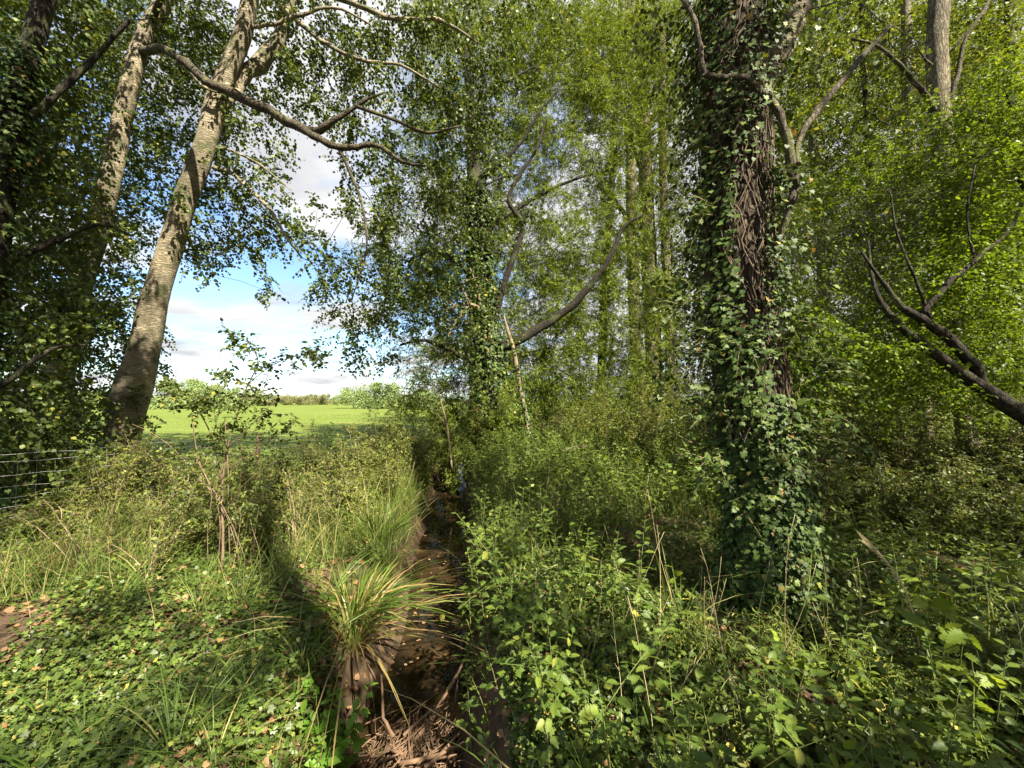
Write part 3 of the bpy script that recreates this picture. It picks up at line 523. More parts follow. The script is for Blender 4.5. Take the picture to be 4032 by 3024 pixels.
# leafy ivy sprays that stick out of the trunk
ml = MB(); tb = MB(); B = []; D = []
for px, py, n_, ddx in ((745, 352, 26, 0), (715, 345, 16, -1), (800, 420, 22, 1), (740, 400, 16, -.6), (770, 440, 26, .3), (820, 370, 18, 1), (790, 330, 18, .8), (705, 460, 12, -1), (745, 500, 16, -.5), (690, 300, 14, -1), (700, 210, 14, -1), (705, 130, 14, -1), (770, 180, 12, 1), (835, 440, 14, 1), (700, 400, 10, -1)):
    c = at(px, py, 3.42); B.append(c + rnd3(n_, .09)); D.append(unit(np.array([ddx * .8, -.55, .12]) + rnd3(n_, .5)))
B = np.concatenate(B); D = np.concatenate(D); sprays(ml, tb, B, D, RG.uniform(.15, .38, len(B)), 9, IVY, .05, droop=.35, flat=.6, down=.45, tr=.0028, prune=False, rnd=(.3, 1.0 - .04))
tb.build('ivy_twigs', M['pale_twig'], ti)['kind'] = 'stuff'; ml.build('ivy_sprays', M['ivy_leaf'], ti)
# hanging foliage beside the trunk and the crown above the frame
Irows = {0: (20, '467545643'), 1: (20, '367424543'), 2: (20, '257413432'), 3: (20, '246302320'), 4: (20, '146200210'), 5: (20, '0352002'), 6: (20, '0342'), 7: (20, '0352'), 8: (20, '036201'), 9: (20, '035201'), 10: (20, '035201'), 11: (20, '024')}
CI = layer(Irows, 3.9, 5.6, .36); ex = np.concatenate([ellip((2.6, 3.6, 10.5), (3.8, 3.6, 5.0), 230), ellip((1.2, 1.0, 8.2), (4, 2.6, 2.2), 70)]); ex = ex[offframe(ex, 30)]  # second ellipsoid: unseen overhead clusters added to the crown for shade
ski = np.concatenate([qi[60:, :3], ski, s_]); tb = MB(); ml = MB(); c_, od = grow(tb, ski, np.concatenate([CI, ex]), .0035, .04)
k = np.repeat(np.arange(len(c_)), 9); B = c_[k] + rnd3(len(k), .12); D = unit(od[k] * .4 + rnd3(len(k), .6) - UP * .5)
sprays(ml, tb, B, D, RG.uniform(.2, .45, len(k)), 7, POPLAR, .068, droop=.4, flat=.9, down=.6, tr=.0022)
tb.build('branches', M['dark_bark'], ti)['kind'] = 'stuff'; ml.build('crown', M['poplar_leaf'], ti)

# ------------------------------------------------------------------ poplars of the wood on the right
RT = [  # label, path, bark
 ('tall straight poplar with ridged bark lit on its right side, behind leafy sprays', [(978, 486, 9, 27), (972, 455, 9, 24), (965, 420, 9, 23), (956, 330, 9, 23), (947, 220, 9, 24), (940, 112, 9, 25), (936, 50, 9, 25), (939, 0, 9, 24), (943, -150, 9, 18), (950, -360, 9, 8)], 1),
 ('slimmer poplar just left of the big ridged poplar trunk', [(928, 452, 14, 14), (915, 280, 14, 13), (908, 110, 14, 13), (906, 0, 14, 11), (906, -200, 14, 6)], 1),
 ('sunlit poplar, thickest of the three straight trunks between willow and ivy tree', [(656, 446, 17, 19), (653, 340, 17, 17), (648, 240, 17, 16), (644, 120, 17, 13), (640, 0, 17, 10), (638, -160, 17, 5)], 1),
 ('pale thin poplar, left one of the trio of straight trunks beside the willow', [(641, 442, 18.5, 12), (634, 300, 18.5, 12), (631, 180, 18.5, 11), (630, 60, 18.5, 9), (626, -120, 18.5, 5)], 1),
 ('grey poplar trunk nearest the ivy clad tree, right one of the three straight trunks', [(672, 446, 16.5, 11), (669, 330, 16.5, 10), (664, 200, 16.5, 9), (662, 60, 16.5, 8), (662, -120, 16.5, 4)], 1),
 ('slender poplar seen right behind the ivy clad trunk through the bent branch', [(836, 447, 16, 12), (822, 260, 16, 12), (813, 120, 16, 11), (814, 0, 16, 9), (818, -180, 16, 5)], 1),
 ('thin dark tree with small crown between willow crown and trio of poplars', [(600, 440, 20, 10), (604, 300, 20, 8), (612, 180, 20, 7), (618, 60, 20, 5), (622, -60, 20, 3)], 0),
 ('background tree at the far right edge of the wood, hidden by sprays', [(1024, 458, 13, 14), (1016, 300, 13, 13), (1010, 100, 13, 12), (1008, -100, 13, 8)], 0),
 ('dark slim tree halfway between the ridged poplar and the ivy clad tree', [(868, 452, 15, 9), (872, 300, 15, 8), (868, 150, 15, 7), (862, 20, 15, 6), (860, -100, 15, 4)], 0),
]
RR = []
for lab, pts, kind in RT:
    c = at(pts[0][0], pts[0][1], pts[0][2]); t_ = thing('woodland_poplar' if kind else 'woodland_tree', lab, 'tree', (c[0], c[1], 0), 'trees of the wood on the right')
    q, _ = trunk_of(t_, 'trunk', pts, M['ridged_bark'] if kind else M['dark_bark'], 18, .05, 7, flare=.15, flute=.03 if kind else 0); RR.append([t_, q, q[12:, :3]])
b = MB(); s_ = limbs(None, [[(944, 118, 9, 9), (934, 104, 8.9, 8), (925, 92, 8.8, 7), (905, 70, 8.6, 6), (880, 47, 8.4, 4), (850, 38, 8.3, 2)], [(944, 122, 9, 9), (950, 96, 8.9, 7), (957, 72, 8.9, 6), (966, 40, 8.8, 5), (986, 8, 8.8, 4), (1005, -30, 8.8, 2)],
    [(940, 60, 9, 5), (955, 48, 8.8, 4), (970, 30, 8.7, 3), (985, 12, 8.6, 2)], [(938, 70, 9, 4), (922, 55, 8.8, 2.5), (915, 42, 8.7, 1.5)]], 8, obj=('limb', 'mossy_bark', RR[0][0])); RR[0][2] = np.concatenate([RR[0][2], s_])
b = MB(); s_ = limbs(None, [[(650, 260, 17, 6), (635, 230, 16.6, 5), (615, 200, 16.4, 4), (595, 185, 16.2, 2)], [(644, 130, 17, 6), (670, 90, 16.8, 5), (690, 60, 16.6, 3)], [(646, 180, 17, 5), (620, 120, 16.8, 4), (600, 100, 16.8, 2)]], 7, obj=('limb', 'dark_bark', RR[2][0])); RR[2][2] = np.concatenate([RR[2][2], s_])
Rrows = {0: (18, '46667787777888'), 1: (18, '46667777667788'), 2: (18, '45556677667788'), 3: (18, '34445566667788'), 4: (18, '33344456667777'), 5: (18, '32344466666677'), 6: (18, '43444466566667'), 7: (18, '54445566566667'),
         8: (17, '544556665566666'), 9: (17, '543556665566666'), 10: (17, '555666666666666'), 11: (16, '5566777777777777'), 12: (16, '6666777777777777'), 13: (15, '66667777777777777'), 14: (16, '556667777')}
R2 = {r_: (24, s_[24 - c0:]) for r_, (c0, s_) in Rrows.items()}
CR = np.concatenate([layer(R2, 12, 17.2, .7), layer(Rrows, 18.6, 24, 1.3), layer(Rrows, 22, 34, 1.3)])
nearR = np.stack([np.sqrt((((CR[:, None] - s[None]) * [1, .45, .8]) ** 2).sum(-1)).min(1) for _, _, s in RR]).argmin(0)
for i, (t_, q, sk) in enumerate(RR):
    cl = CR[nearR == i]; top = q[-1, :3]; ex = ellip(top + [0, 0, -1], (2.8, 2.8, 5), 45); ex = ex[offframe(ex, 10)]; tb = MB(); ml = MB()
    c_, od = grow(tb, sk, np.concatenate([cl, ex]), .005, .04); k = np.repeat(np.arange(len(c_)), 15); B = c_[k] + rnd3(len(k), .3); D = unit(od[k] * .5 + rnd3(len(k), .8))
    sprays(ml, tb, B, D, RG.uniform(.3, .7, len(k)), 9, KITE, .15, droop=.2, flat=.9, down=.3, tr=.003)
    tb.build('branches', M['dark_bark'], t_)['kind'] = 'stuff'; ml.build('crown', M['wood_leaf'], t_)

# ------------------------------------------------------------------ leaning willow at the right edge with bright sprays
lb = at(1092, 470, 6.2)
ts = thing('leaning_willow', 'low mossy willow trunk slanting in from the right edge and forking, with bright hanging sprays', 'tree', (lb[0] + .3, lb[1], 0))
ps = [(1110, 490, 6.2, 44), (1080, 452, 6.1, 38), (1040, 424, 6, 33), (1000, 400, 6, 28), (962, 374, 6, 21), (928, 348, 6, 15), (902, 328, 6.1, 11), (882, 304, 6.2, 8), (872, 276, 6.3, 5), (868, 240, 6.4, 3)]
ps = [(x_, y_, d_, w_ * .85) for x_, y_, d_, w_ in ps]
q, _ = trunk_of(ts, 'trunk', ps, M['dark_bark'], 16, .1, 8)
b = MB(); s_ = limbs(None, [[(985, 392, 6, 15), (968, 356, 6, 16), (946, 331, 6, 14), (922, 314, 6, 12), (900, 300, 6, 8), (880, 280, 6.1, 5), (862, 252, 6.2, 3)], [(922, 314, 6, 7), (946, 286, 6, 8), (975, 262, 6, 7), (1000, 240, 6, 6), (1018, 215, 6, 4), (1034, 180, 6, 3)],
     [(930, 318, 6, 5), (915, 280, 6.1, 4), (898, 235, 6.3, 3), (890, 190, 6.4, 2)], [(975, 262, 6, 4), (968, 215, 6.1, 3), (975, 165, 6.2, 2)], [(1040, 424, 6, 16), (1060, 330, 6.3, 12), (1040, 220, 6.5, 9), (1000, 150, 6.6, 5)]], 10, obj=('limb', 'dark_bark', ts))
Srows = {2: (30, '24'), 3: (28, '2468'), 4: (27, '24789'), 5: (26, '367899'), 6: (25, '5899988'), 7: (24, '38999887'), 8: (24, '48888877'), 9: (24, '57788777'), 10: (24, '67777766'), 11: (24, '66666666'), 12: (24, '66665555')}
CS = layer(Srows, 5.9, 9, 1.8); tb = MB(); ml = MB(); c_, od = grow(tb, np.concatenate([q[20:, :3], s_]), CS, .003, .03)
k = np.repeat(np.arange(len(c_)), 11); B = c_[k] + rnd3(len(k), .14); D = unit(od[k] * .4 + rnd3(len(k), .7) * [1, 1, .5] - UP * .1)
sprays(ml, tb, B, D, RG.uniform(.2, .45, len(k)), 9, OVAL, .070, droop=.3, flat=.5, down=.25, fwd=.7, tr=.002)
tb.build('branches', M['dark_bark'], ts)['kind'] = 'stuff'; ml.build('crown', M['spray_leaf'], ts)

# ------------------------------------------------------------------ trees behind the camera that shade the bank
for (x, y, h, r_, lab) in ((1.0, -5.0, 22, 3.8, 'leafy poplar right behind the viewpoint'), (8.6, -2.4, 21, 3.6, 'leafy poplar beside the viewpoint, on the nettle bank'), (12.0, 2.2, 20, 3.8, 'leafy poplar beyond the right edge of the view'),
        (7.6, -7.2, 24, 4.4, 'leafy poplar behind the viewpoint, two trees back'), (-3.4, -5.2, 20, 3.4, 'leafy poplar behind the viewpoint, on the field side'), (16, 7.5, 20, 3.8, 'leafy poplar far beyond the right edge of the view'), (12.5, -5.0, 22, 4, 'leafy poplar behind the viewpoint, deep in the wood')):
    t_ = thing('shade_poplar', lab, 'tree', (x, y, 0), 'poplars around the viewpoint'); z = np.linspace(0, h * .95, 14); b = MB()
    P = np.stack([x + .3 * np.sin(z / 5), y + .3 * np.cos(z / 4), z], -1); b.tube(P, np.linspace(.38, .06, 14), 14, .06); b.build('trunk', M['ridged_bark'], t_, smooth=True)
    cl = ellip((x, y, h * .60), (r_, r_, h * .40), 88); cl = cl[offframe(cl, 60)]; tb = MB(); ml = MB(); c_, od = grow(tb, P[3:], cl, .007, .08)
    k = np.repeat(np.arange(len(c_)), 9); B = c_[k] + rnd3(len(k), .34); D = unit(od[k] * .5 + rnd3(len(k), .7)); sprays(ml, None, B, D, RG.uniform(.4, .8, len(k)), 12, KITE, .17, droop=.4, flat=.9, down=.5)
    tb.build('branches', M['dark_bark'], t_)['kind'] = 'stuff'; ml.build('crown', M['poplar_leaf'], t_)

t_ = thing('added_shade_tree', 'unseen low tree added just behind the viewpoint to shade the foreground', 'tree', (6.0, -2.6, 0), 'poplars around the viewpoint'); z = np.linspace(0, 8, 12); b = MB()  # unseen tree, added to keep the sun off the right foreground
P = np.stack([6.0 + .2 * np.sin(z), -2.6 + .2 * np.cos(z * .8), z], -1); b.tube(P, np.linspace(.16, .04, 12), 12, .06); b.build('trunk', M['ridged_bark'], t_, smooth=True)
cl = np.concatenate([ellip((5.0, -1.9, 5.6), (3.0, 2.6, 2.6), 95), ellip((3.4, -.6, 4.6), (2.2, 1.4, 1.2), 22)]); cl = cl[offframe(cl, 60)]; tb = MB(); ml = MB(); c_, od = grow(tb, P[3:], cl, .005, .05)
k = np.repeat(np.arange(len(c_)), 9); B = c_[k] + rnd3(len(k), .25); D = unit(od[k] * .5 + rnd3(len(k), .7)); sprays(ml, None, B, D, RG.uniform(.3, .6, len(k)), 9, POPLAR, .11, droop=.3, flat=.9, down=.4, mind=2.0)
tb.build('branches', M['dark_bark'], t_)['kind'] = 'stuff'; ml.build('crown', M['poplar_leaf'], t_)
# ------------------------------------------------------------------ far trees across the field
def far_tree(name, lab, px, py_top, Y, w, mat, group, n=2600):
    g0 = at(px, 400, Y); top = at(px, py_top, Y)[2]; base = np.array([g0[0], Y, 0.]); t_ = thing(name, lab, 'tree', base, group)
    b = MB(); b.tube(np.array([base, base + [0, 0, top * .5], base + [.1, 0, top * .8]]), [top * .04, top * .03, .03], 7); b.build('trunk', M['dark_bark'], t_)
    wm = w / FPX * Y / 2; nb = 16; bl = base + np.stack([RG.uniform(-.75, .75, nb) * wm, RG.uniform(-.7, .7, nb) * wm, RG.uniform(.12, .86, nb) * top], -1); rad = np.minimum(RG.uniform(.28, .5, nb) * wm, top * .32)
    rad = np.minimum(rad, np.maximum(.25, (top - bl[:, 2])) * .95 + .15)
    k = RG.integers(0, nb, n); u = unit(RG.normal(size=(n, 3))) * (RG.random(n) ** .3)[:, None]; P = bl[k] + u * rad[k][:, None]; P[:, 2] = np.clip(P[:, 2], .15, None)
    ml = MB(); ml.inst(KITE, P, unit(rnd3(n) - UP * .3), unit(u + rnd3(n, .5) + UP * .3), RG.uniform(.7, 1.4, n) * max(.3, top * .055)); ml.build('crown', M[mat], t_)
FG = 'trees across the field'
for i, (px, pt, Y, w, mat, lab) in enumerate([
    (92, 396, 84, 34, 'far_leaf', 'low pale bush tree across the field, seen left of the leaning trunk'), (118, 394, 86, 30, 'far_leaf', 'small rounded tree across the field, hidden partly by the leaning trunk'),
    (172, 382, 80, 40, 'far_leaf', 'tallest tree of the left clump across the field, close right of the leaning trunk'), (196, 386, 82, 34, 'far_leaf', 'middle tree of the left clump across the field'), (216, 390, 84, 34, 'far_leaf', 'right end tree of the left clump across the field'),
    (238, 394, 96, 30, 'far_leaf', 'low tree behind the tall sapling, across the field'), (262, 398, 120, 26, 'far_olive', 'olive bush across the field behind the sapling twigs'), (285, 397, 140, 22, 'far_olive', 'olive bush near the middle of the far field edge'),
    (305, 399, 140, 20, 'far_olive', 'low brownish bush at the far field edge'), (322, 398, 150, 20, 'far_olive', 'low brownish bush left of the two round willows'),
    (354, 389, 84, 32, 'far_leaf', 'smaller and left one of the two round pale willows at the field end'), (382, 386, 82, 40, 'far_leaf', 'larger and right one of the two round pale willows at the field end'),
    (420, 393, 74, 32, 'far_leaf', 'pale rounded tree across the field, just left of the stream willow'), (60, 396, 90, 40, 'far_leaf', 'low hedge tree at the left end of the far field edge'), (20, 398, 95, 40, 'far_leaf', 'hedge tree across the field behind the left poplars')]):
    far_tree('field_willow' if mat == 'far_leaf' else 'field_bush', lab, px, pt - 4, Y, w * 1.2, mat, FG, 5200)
b = MB(); n = 9000; Y = RG.uniform(230, 330, n); X = RG.uniform(-1.5, .4, n) * Y; P = np.stack([X, Y, RG.random(n) ** 1.4 * (2.4 + 1.2 * np.sin(X / 14) + 1.0 * np.sin(X / 4.1))], -1); P[:, 2] = np.abs(P[:, 2])
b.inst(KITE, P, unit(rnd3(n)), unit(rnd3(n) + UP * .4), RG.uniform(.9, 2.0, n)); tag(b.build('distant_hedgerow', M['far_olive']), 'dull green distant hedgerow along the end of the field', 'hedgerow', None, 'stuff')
b = MB(); n = 26000; Y = 9 + 40 * RG.random(n) ** 1.6; X = field_edge(Y) - RG.random(n) ** 1.2 * (9 + Y * .75); P = gp(X, Y) + [0, 0, .02]
b.inst(blade_t(3, .05), P, unit(UP + rnd3(n, .35)), unit(rnd3(n)), RG.uniform(.05, .12, n) * (1 + Y / 40)); tag(b.build('field_grass', M['field_grass']), 'bright green grass growing over the near part of the field', 'grass', None, 'stuff')

# ------------------------------------------------------------------ wire fence
fa, fb = np.array([-8.9, 4.0]), np.array([-5.3, 9.9]); fn = thing('wire_fence', 'wire stock fence with wooden posts in front of the leaning poplars', 'fence', (*((fa + fb) / 2), 0))
fd = (fb - fa) / np.linalg.norm(fb - fa); FL = np.linalg.norm(fb - fa)
for s_ in np.arange(1.6, FL, 2.1):
    c = fa + fd * s_; b = MB(); b.tube(np.array([[*c, -.3], [*c, .5], [*c + .01, 1.12], [*c + .01, 1.16]]), [.05, .05, .047, .03], 9, .06, seed=int(s_ * 9)); b.build('post', M['post'], fn)
s_ = np.linspace(0, FL, 60)
for h in (.12, .27, .42, .58, .76, .96, 1.08):
    b = MB(); sag = -.02 * np.sin(s_ / 2.1 * np.pi) ** 2 + .008 * np.sin(s_ * 9 + h * 20); P = np.stack([fa[0] + fd[0] * s_ + .05, fa[1] + fd[1] * s_ - .055, h + sag], -1); b.tube(P, np.full(60, .0028), 5); b.build('wire', M['wire'], fn, smooth=True)
b = MB(); st = np.arange(.1, FL, .19); P = np.stack([np.stack([fa[0] + fd[0] * st + .05, fa[1] + fd[1] * st - .06, 0 * st + h], -1) for h in (.12, .5, .96)], 1); fast_tubes(b, P, np.full(3, .0014)); o = b.build('stay_wires', M['wire'], fn)

# ------------------------------------------------------------------ shrubs
def shrub(name, lab, px, Y, h, w, group, leaf='shrub_leaf', T=OVAL, ls=.04, ns=9, per=36, K=8, stem='twig', lo=.15, cat='shrub', sl=.22, droop=.3, sr=.007, base=None, lean=(0, 0), prune=True, dens=1.0):
    x, y = base if base is not None else (float(at(px, 400, Y)[0]), Y); z = float(hgt(x, y)); t_ = thing(name, lab, cat, (x, y, z), group); ms, ml = MB(), MB(); Bs, Ds = [], []
    for i in range(ns):
        a = RG.uniform(0, 6.283); rr = RG.uniform(.15, 1) * w / 2; hh = h * RG.uniform(.6, 1.05) * (1 - .25 * (rr / (w / 2)) ** 2); m = 8; t = np.linspace(0, 1, m)
        P = np.array([x, y, z - .05]) + np.outer(t ** 1.4, [math.cos(a) * rr + lean[0] * hh, math.sin(a) * rr + lean[1] * hh, 0]) + np.outer(t, [0, 0, hh]) + np.cumsum(RG.normal(size=(m, 3)) * .018 * h, axis=0) * t[:, None] + rnd3(1, .04) * (1 - t[:, None]) * [1, 1, 0]
        ms.tube(P, np.linspace(sr, sr * .3, m), 5, cap=False); k = RG.uniform(lo, 1, int(per * dens)); B = np.stack([np.interp(k, t, P[:, c]) for c in range(3)], -1); Bs.append(B)
        Ds.append(unit(rnd3(len(B), .8) + [0, 0, .35] + np.array([math.cos(a), math.sin(a), 0]) * .3))
    B = np.concatenate(Bs); D = np.concatenate(Ds); sprays(ml, ms, B, D, RG.uniform(.5, 1.3, len(B)) * sl, K, T, ls, droop=droop, flat=.55, down=.2, tr=.0016, prune=prune, mind=4.0)
    ms.build('stems', M[stem], t_, smooth=True); ml.build('foliage', M[leaf], t_); return t_
LG = 'shrubs on the left bank'
S = shrub
S('bramble_shrub', 'dense bramble at the foot of the leaning pale trunk', 118, 7.6, 1.15, 1.5, LG, 'dark_shrub_leaf', ls=.05, ns=14)
S('bramble_shrub', 'dark bramble at the left edge behind the fence wires', 10, 8.6, .9, 1.6, LG, 'dark_shrub_leaf', ls=.055, ns=14)
S('bramble_shrub', 'sunlit bramble between the two leaning poplar trunks', 78, 7.2, 1.35, 1.3, LG, 'shrub_leaf', ls=.05, ns=12)
S('hawthorn_shrub', 'low leafy shrub right of the leaning pale trunk, below the bright field', 165, 8.0, 1.05, 1.5, LG, 'dark_shrub_leaf', ls=.045, ns=13)
S('hawthorn_shrub', 'dark low shrub under the sapling, in front of the bright field', 215, 7.4, .95, 1.4, LG, 'dark_shrub_leaf', ls=.045, ns=12)
S('hawthorn_shrub', 'leafy shrub left of the stream with its top against the field', 330, 7.2, 1.25, 1.9, LG, 'dark_shrub_leaf', ls=.045, ns=17, per=44)
S('hawthorn_shrub', 'tall leafy shrub overhanging the left side of the stream', 388, 8.2, 1.75, 1.7, LG, 'shrub_leaf', ls=.045, ns=17, per=46)
S('hawthorn_shrub', 'sunny bush at the far left side of the stream, under the willow edge', 425, 10.0, 1.9, 1.5, LG, 'shrub_leaf', ls=.05, ns=15, per=44)
S('hawthorn_shrub', 'small sunlit bush in front of the stream shrubs', 285, 6.4, .95, 1.4, LG, 'shrub_leaf', ls=.042, ns=13)
S('hawthorn_shrub', 'shaded bush on the left bank close to the water', 372, 6.4, 1.0, 1.2, LG, 'shrub_leaf', ls=.042, ns=14, per=44)
S('hawthorn_shrub', 'thin bush by the water, half way along the left bank', 398, 9.2, 1.2, .9, LG, 'dark_shrub_leaf', ls=.04, ns=12)
S('privet_shrub', 'straggly sunlit shrub left of the sapling with small yellow green leaves', 150, 5.0, 1.0, .9, LG, 'shrub_leaf', ls=.045, ns=9, per=20, K=5, stem='pale_twig', lo=.3)
S('privet_shrub', 'bare branched twiggy shrub with few leaves on the ivy carpet at left', 92, 4.5, 1.05, 1.2, LG, 'shrub_leaf', ls=.045, ns=8, per=14, K=4, stem='pale_twig', lo=.4, sr=.007)
S('privet_shrub', 'short crooked twiggy shrub between bare shrub and sapling', 158, 4.2, .75, .7, LG, 'shrub_leaf', ls=.05, ns=7, per=9, K=4, stem='pale_twig', lo=.35, sr=.009)
S('privet_shrub', 'pale twiggy shrub behind the sedge clump', 300, 5.2, 1.05, 1.0, LG, 'shrub_leaf', ls=.04, ns=12, per=12, K=5, stem='pale_twig', lo=.3)
S('privet_shrub', 'pale stemmed shrub a little left of the sedge clump', 262, 5.4, .9, .9, LG, 'shrub_leaf', ls=.04, ns=11, per=12, K=5, stem='pale_twig', lo=.35)
S('privet_shrub', 'tall loose shrub with bright leaf pairs in front of the fence line', 190, 5.8, 1.15, 1.0, LG, 'shrub_leaf', ls=.05, ns=9, per=18, K=5, stem='pale_twig', lo=.35)
S('privet_shrub', 'sunlit loose shrub just right of the sapling foot', 330, 5.6, .95, 1.0, LG, 'shrub_leaf', ls=.042, ns=11, per=20, K=6, stem='pale_twig', lo=.3)
S('privet_shrub', 'thin sprig at the left edge of the ivy carpet', 18, 4.1, .55, .2, LG, 'shrub_leaf', ls=.05, ns=2, per=12, K=3, stem='pale_twig', lo=.2)
S('bramble_shrub', 'low shaded bramble below the fence wires', 30, 5.0, .4, .9, LG, 'dark_shrub_leaf', ls=.045, ns=9)
S('hawthorn_shrub', 'small bush below the field, between sapling and stream shrubs', 262, 7.0, 1.0, 1.1, LG, 'shrub_leaf', ls=.042, ns=11)
for px, Y, h, w, lab, lf in [(398, 10.2, 1.75, 1.5, 'tall rounded shrub hiding the right end of the bright field', 'shrub_leaf'), (372, 10.8, 1.5, 1.4, 'rounded shrub in front of the right end of the bright field', 'dark_shrub_leaf'), (138, 6.8, 1.35, 1.2, 'bright leafy shrub in front of the pale trunk foot, leaning to the field', 'shrub_leaf'), (182, 6.9, 1.05, 1.2, 'shrub between the pale trunk foot and the sapling, second row', 'shrub_leaf'), (245, 6.2, 1.15, 1.1, 'loose sunny shrub right behind the sapling stem', 'shrub_leaf'), (275, 7.8, 1.0, 1.3, 'shrub at the field edge right of the fence post', 'dark_shrub_leaf'), (305, 6.9, 1.15, 1.2, 'sunny rounded shrub halfway between sapling and stream', 'shrub_leaf'), (345, 6.0, 1.15, 1.1, 'bushy sunlit shrub just behind the small sedge clump', 'shrub_leaf'), (362, 7.4, 1.3, 1.3, 'full shrub on the left bank where the field disappears', 'shrub_leaf'), (318, 8.4, 1.2, 1.5, 'shrub against the lower field edge, left of the tall stream shrub', 'dark_shrub_leaf'), (412, 9.0, 1.5, 1.1, 'shrub leaning over the far stream from the left', 'shrub_leaf'), (205, 5.0, 0.85, 0.8, 'short sunny shrub left of the sapling foot', 'shrub_leaf'), (255, 4.9, 0.8, 0.8, 'short sunny shrub right of the sapling foot', 'shrub_leaf'), (108, 5.6, 1.1, 1.0, 'leafy pale shrub behind the bare twiggy shrub', 'shrub_leaf'), (68, 5.2, 0.8, 0.8, 'small leafy shrub left of the bare twiggy shrub', 'shrub_leaf'), (352, 5.2, 0.8, 0.8, 'small leafy shrub between sedge clumps', 'shrub_leaf'), (392, 7.2, 1.0, 0.8, 'leafy shrub at the water edge below the tall stream shrub', 'shrub_leaf')]:
    S('bank_shrub', lab, px, Y, h * 1.15, w, LG, lf, ls=.043, ns=13, per=30, K=7, stem='pale_twig', lo=.15, sr=.0055)
RGp = 'shrubs of the right wood'
S('stream_bush', 'dark bush closing over the far end of the stream', 452, 14.6, 1.9, 1.7, RGp, 'dark_shrub_leaf', ls=.06, ns=20, per=50)
S('stream_bush', 'dark leafy bush behind the far end of the stream, left of the willow foot', 440, 17.0, 2.2, 2.4, RGp, 'dark_shrub_leaf', ls=.07, ns=20, per=50)
S('stream_bush', 'bush hanging over the stream from the willow foot', 468, 12.8, 1.5, 1.0, RGp, 'shrub_leaf', ls=.05, ns=15, per=40)
S('stream_bush', 'low bush dipping into the stream from the left, before its far end', 432, 12.2, 1.2, 1.1, RGp, 'shrub_leaf', ls=.05, ns=15, per=40)
S('elder_bush', 'leafy bush wrapped round the foot of the willow trunk', 480, 11.6, 2.1, 1.9, RGp, 'shrub_leaf', ls=.06, ns=18, per=44)
S('elder_bush', 'bright bush with upright shoots in front of the willow trunk', 455, 11.0, 2.9, 1.5, RGp, 'willow_leaf', WILLOW, .10, 15, 36, stem='pale_twig')
S('elder_bush', 'sunny sprouting bush right against the willow trunk', 500, 11.2, 2.8, 1.2, RGp, 'willow_leaf', WILLOW, .10, 13, 36)
for i, (px, Y, h, w, n_, lab, lf) in enumerate([(556, 12.5, 2.0, 1.9, 12, 'dark bush right of the dead leaning pole', 'dark_shrub_leaf'), (588, 11.0, 2.6, 1.7, 11, 'thin stemmed olive bush under the long willow limb', 'wood_leaf'), (615, 9.2, 2.6, 1.5, 11, 'tall thin stemmed shrub in front of the trio of poplars', 'wood_leaf'),
    (640, 8.2, 2.4, 1.3, 10, 'twiggy tall shrub below the thickest poplar of the trio', 'shrub_leaf'), (668, 8.8, 2.9, 1.5, 12, 'leafy tall shrub left of the ivy clad trunk', 'wood_leaf'), (700, 7.4, 2.4, 1.4, 12, 'shaded shrub close behind the ivy clad trunk', 'dark_shrub_leaf'),
    (812, 6.6, 2.5, 1.5, 13, 'shaded leafy shrub just right of the ivy clad trunk', 'dark_shrub_leaf'), (850, 7.4, 2.3, 1.7, 13, 'leafy shrub below the tip of the leaning willow', 'wood_leaf'), (890, 6.9, 2.2, 1.6, 13, 'shrub below the fork of the leaning willow', 'dark_shrub_leaf'),
    (930, 7.6, 1.7, 1.9, 13, 'dark shrub in front of the ridged poplar foot', 'dark_shrub_leaf'), (985, 7.0, 1.6, 1.7, 12, 'dark shrub beside the upturned roots at right', 'dark_shrub_leaf'), (1015, 6.2, 1.8, 1.4, 12, 'dark shrub at the right edge under the slanting trunk', 'dark_shrub_leaf'),
    (535, 13.5, 1.8, 1.8, 11, 'pale bush beyond the dead leaning pole', 'shrub_leaf'), (730, 10.5, 3.0, 2.2, 13, 'tall bush hidden behind the ivy clad tree', 'wood_leaf'), (870, 9.5, 2.6, 2.4, 13, 'wide dim bush deep in the wood at right', 'wood_leaf'), (950, 10.5, 2.4, 2.6, 13, 'wide dim bush behind the ridged poplar', 'wood_leaf'),
    (590, 15.5, 2.6, 3.0, 13, 'pale wide bush at the far side of the wood clearing', 'wood_leaf'), (650, 13.5, 2.6, 2.6, 13, 'dim bush at the feet of the poplar trio', 'dark_shrub_leaf'), (1030, 9.0, 2.6, 2.0, 12, 'dim bush at the far right of the wood', 'wood_leaf'), (790, 13.0, 2.8, 2.8, 13, 'dim wide bush behind the slender poplar', 'wood_leaf'),
    (845, 5.6, 1.5, 1.3, 12, 'dark brushy shrub three steps right of the ivy clad foot', 'dark_shrub_leaf'), (905, 5.2, 1.25, 1.3, 12, 'low brushy shrub in front of the dark hollow, left part', 'dark_shrub_leaf'), (965, 5.4, 1.2, 1.4, 12, 'low brushy shrub in front of the dark hollow, right part', 'dark_shrub_leaf'),
    (1025, 4.6, 1.2, 1.2, 12, 'brushy shrub cut by the right edge, nearest of the dark shrubs', 'dark_shrub_leaf'), (880, 8.6, 2.4, 1.8, 14, 'dim leafy shrub behind the shrub under the willow tip', 'dark_shrub_leaf'), (1000, 8.0, 2.3, 1.9, 14, 'dim leafy shrub behind the upturned roots', 'dark_shrub_leaf')]):
    S('woodland_shrub', lab, px, Y, h, w, RGp, lf, ls=.05, ns=n_ + 4, per=44, sl=.3, stem='twig', lo=.1)
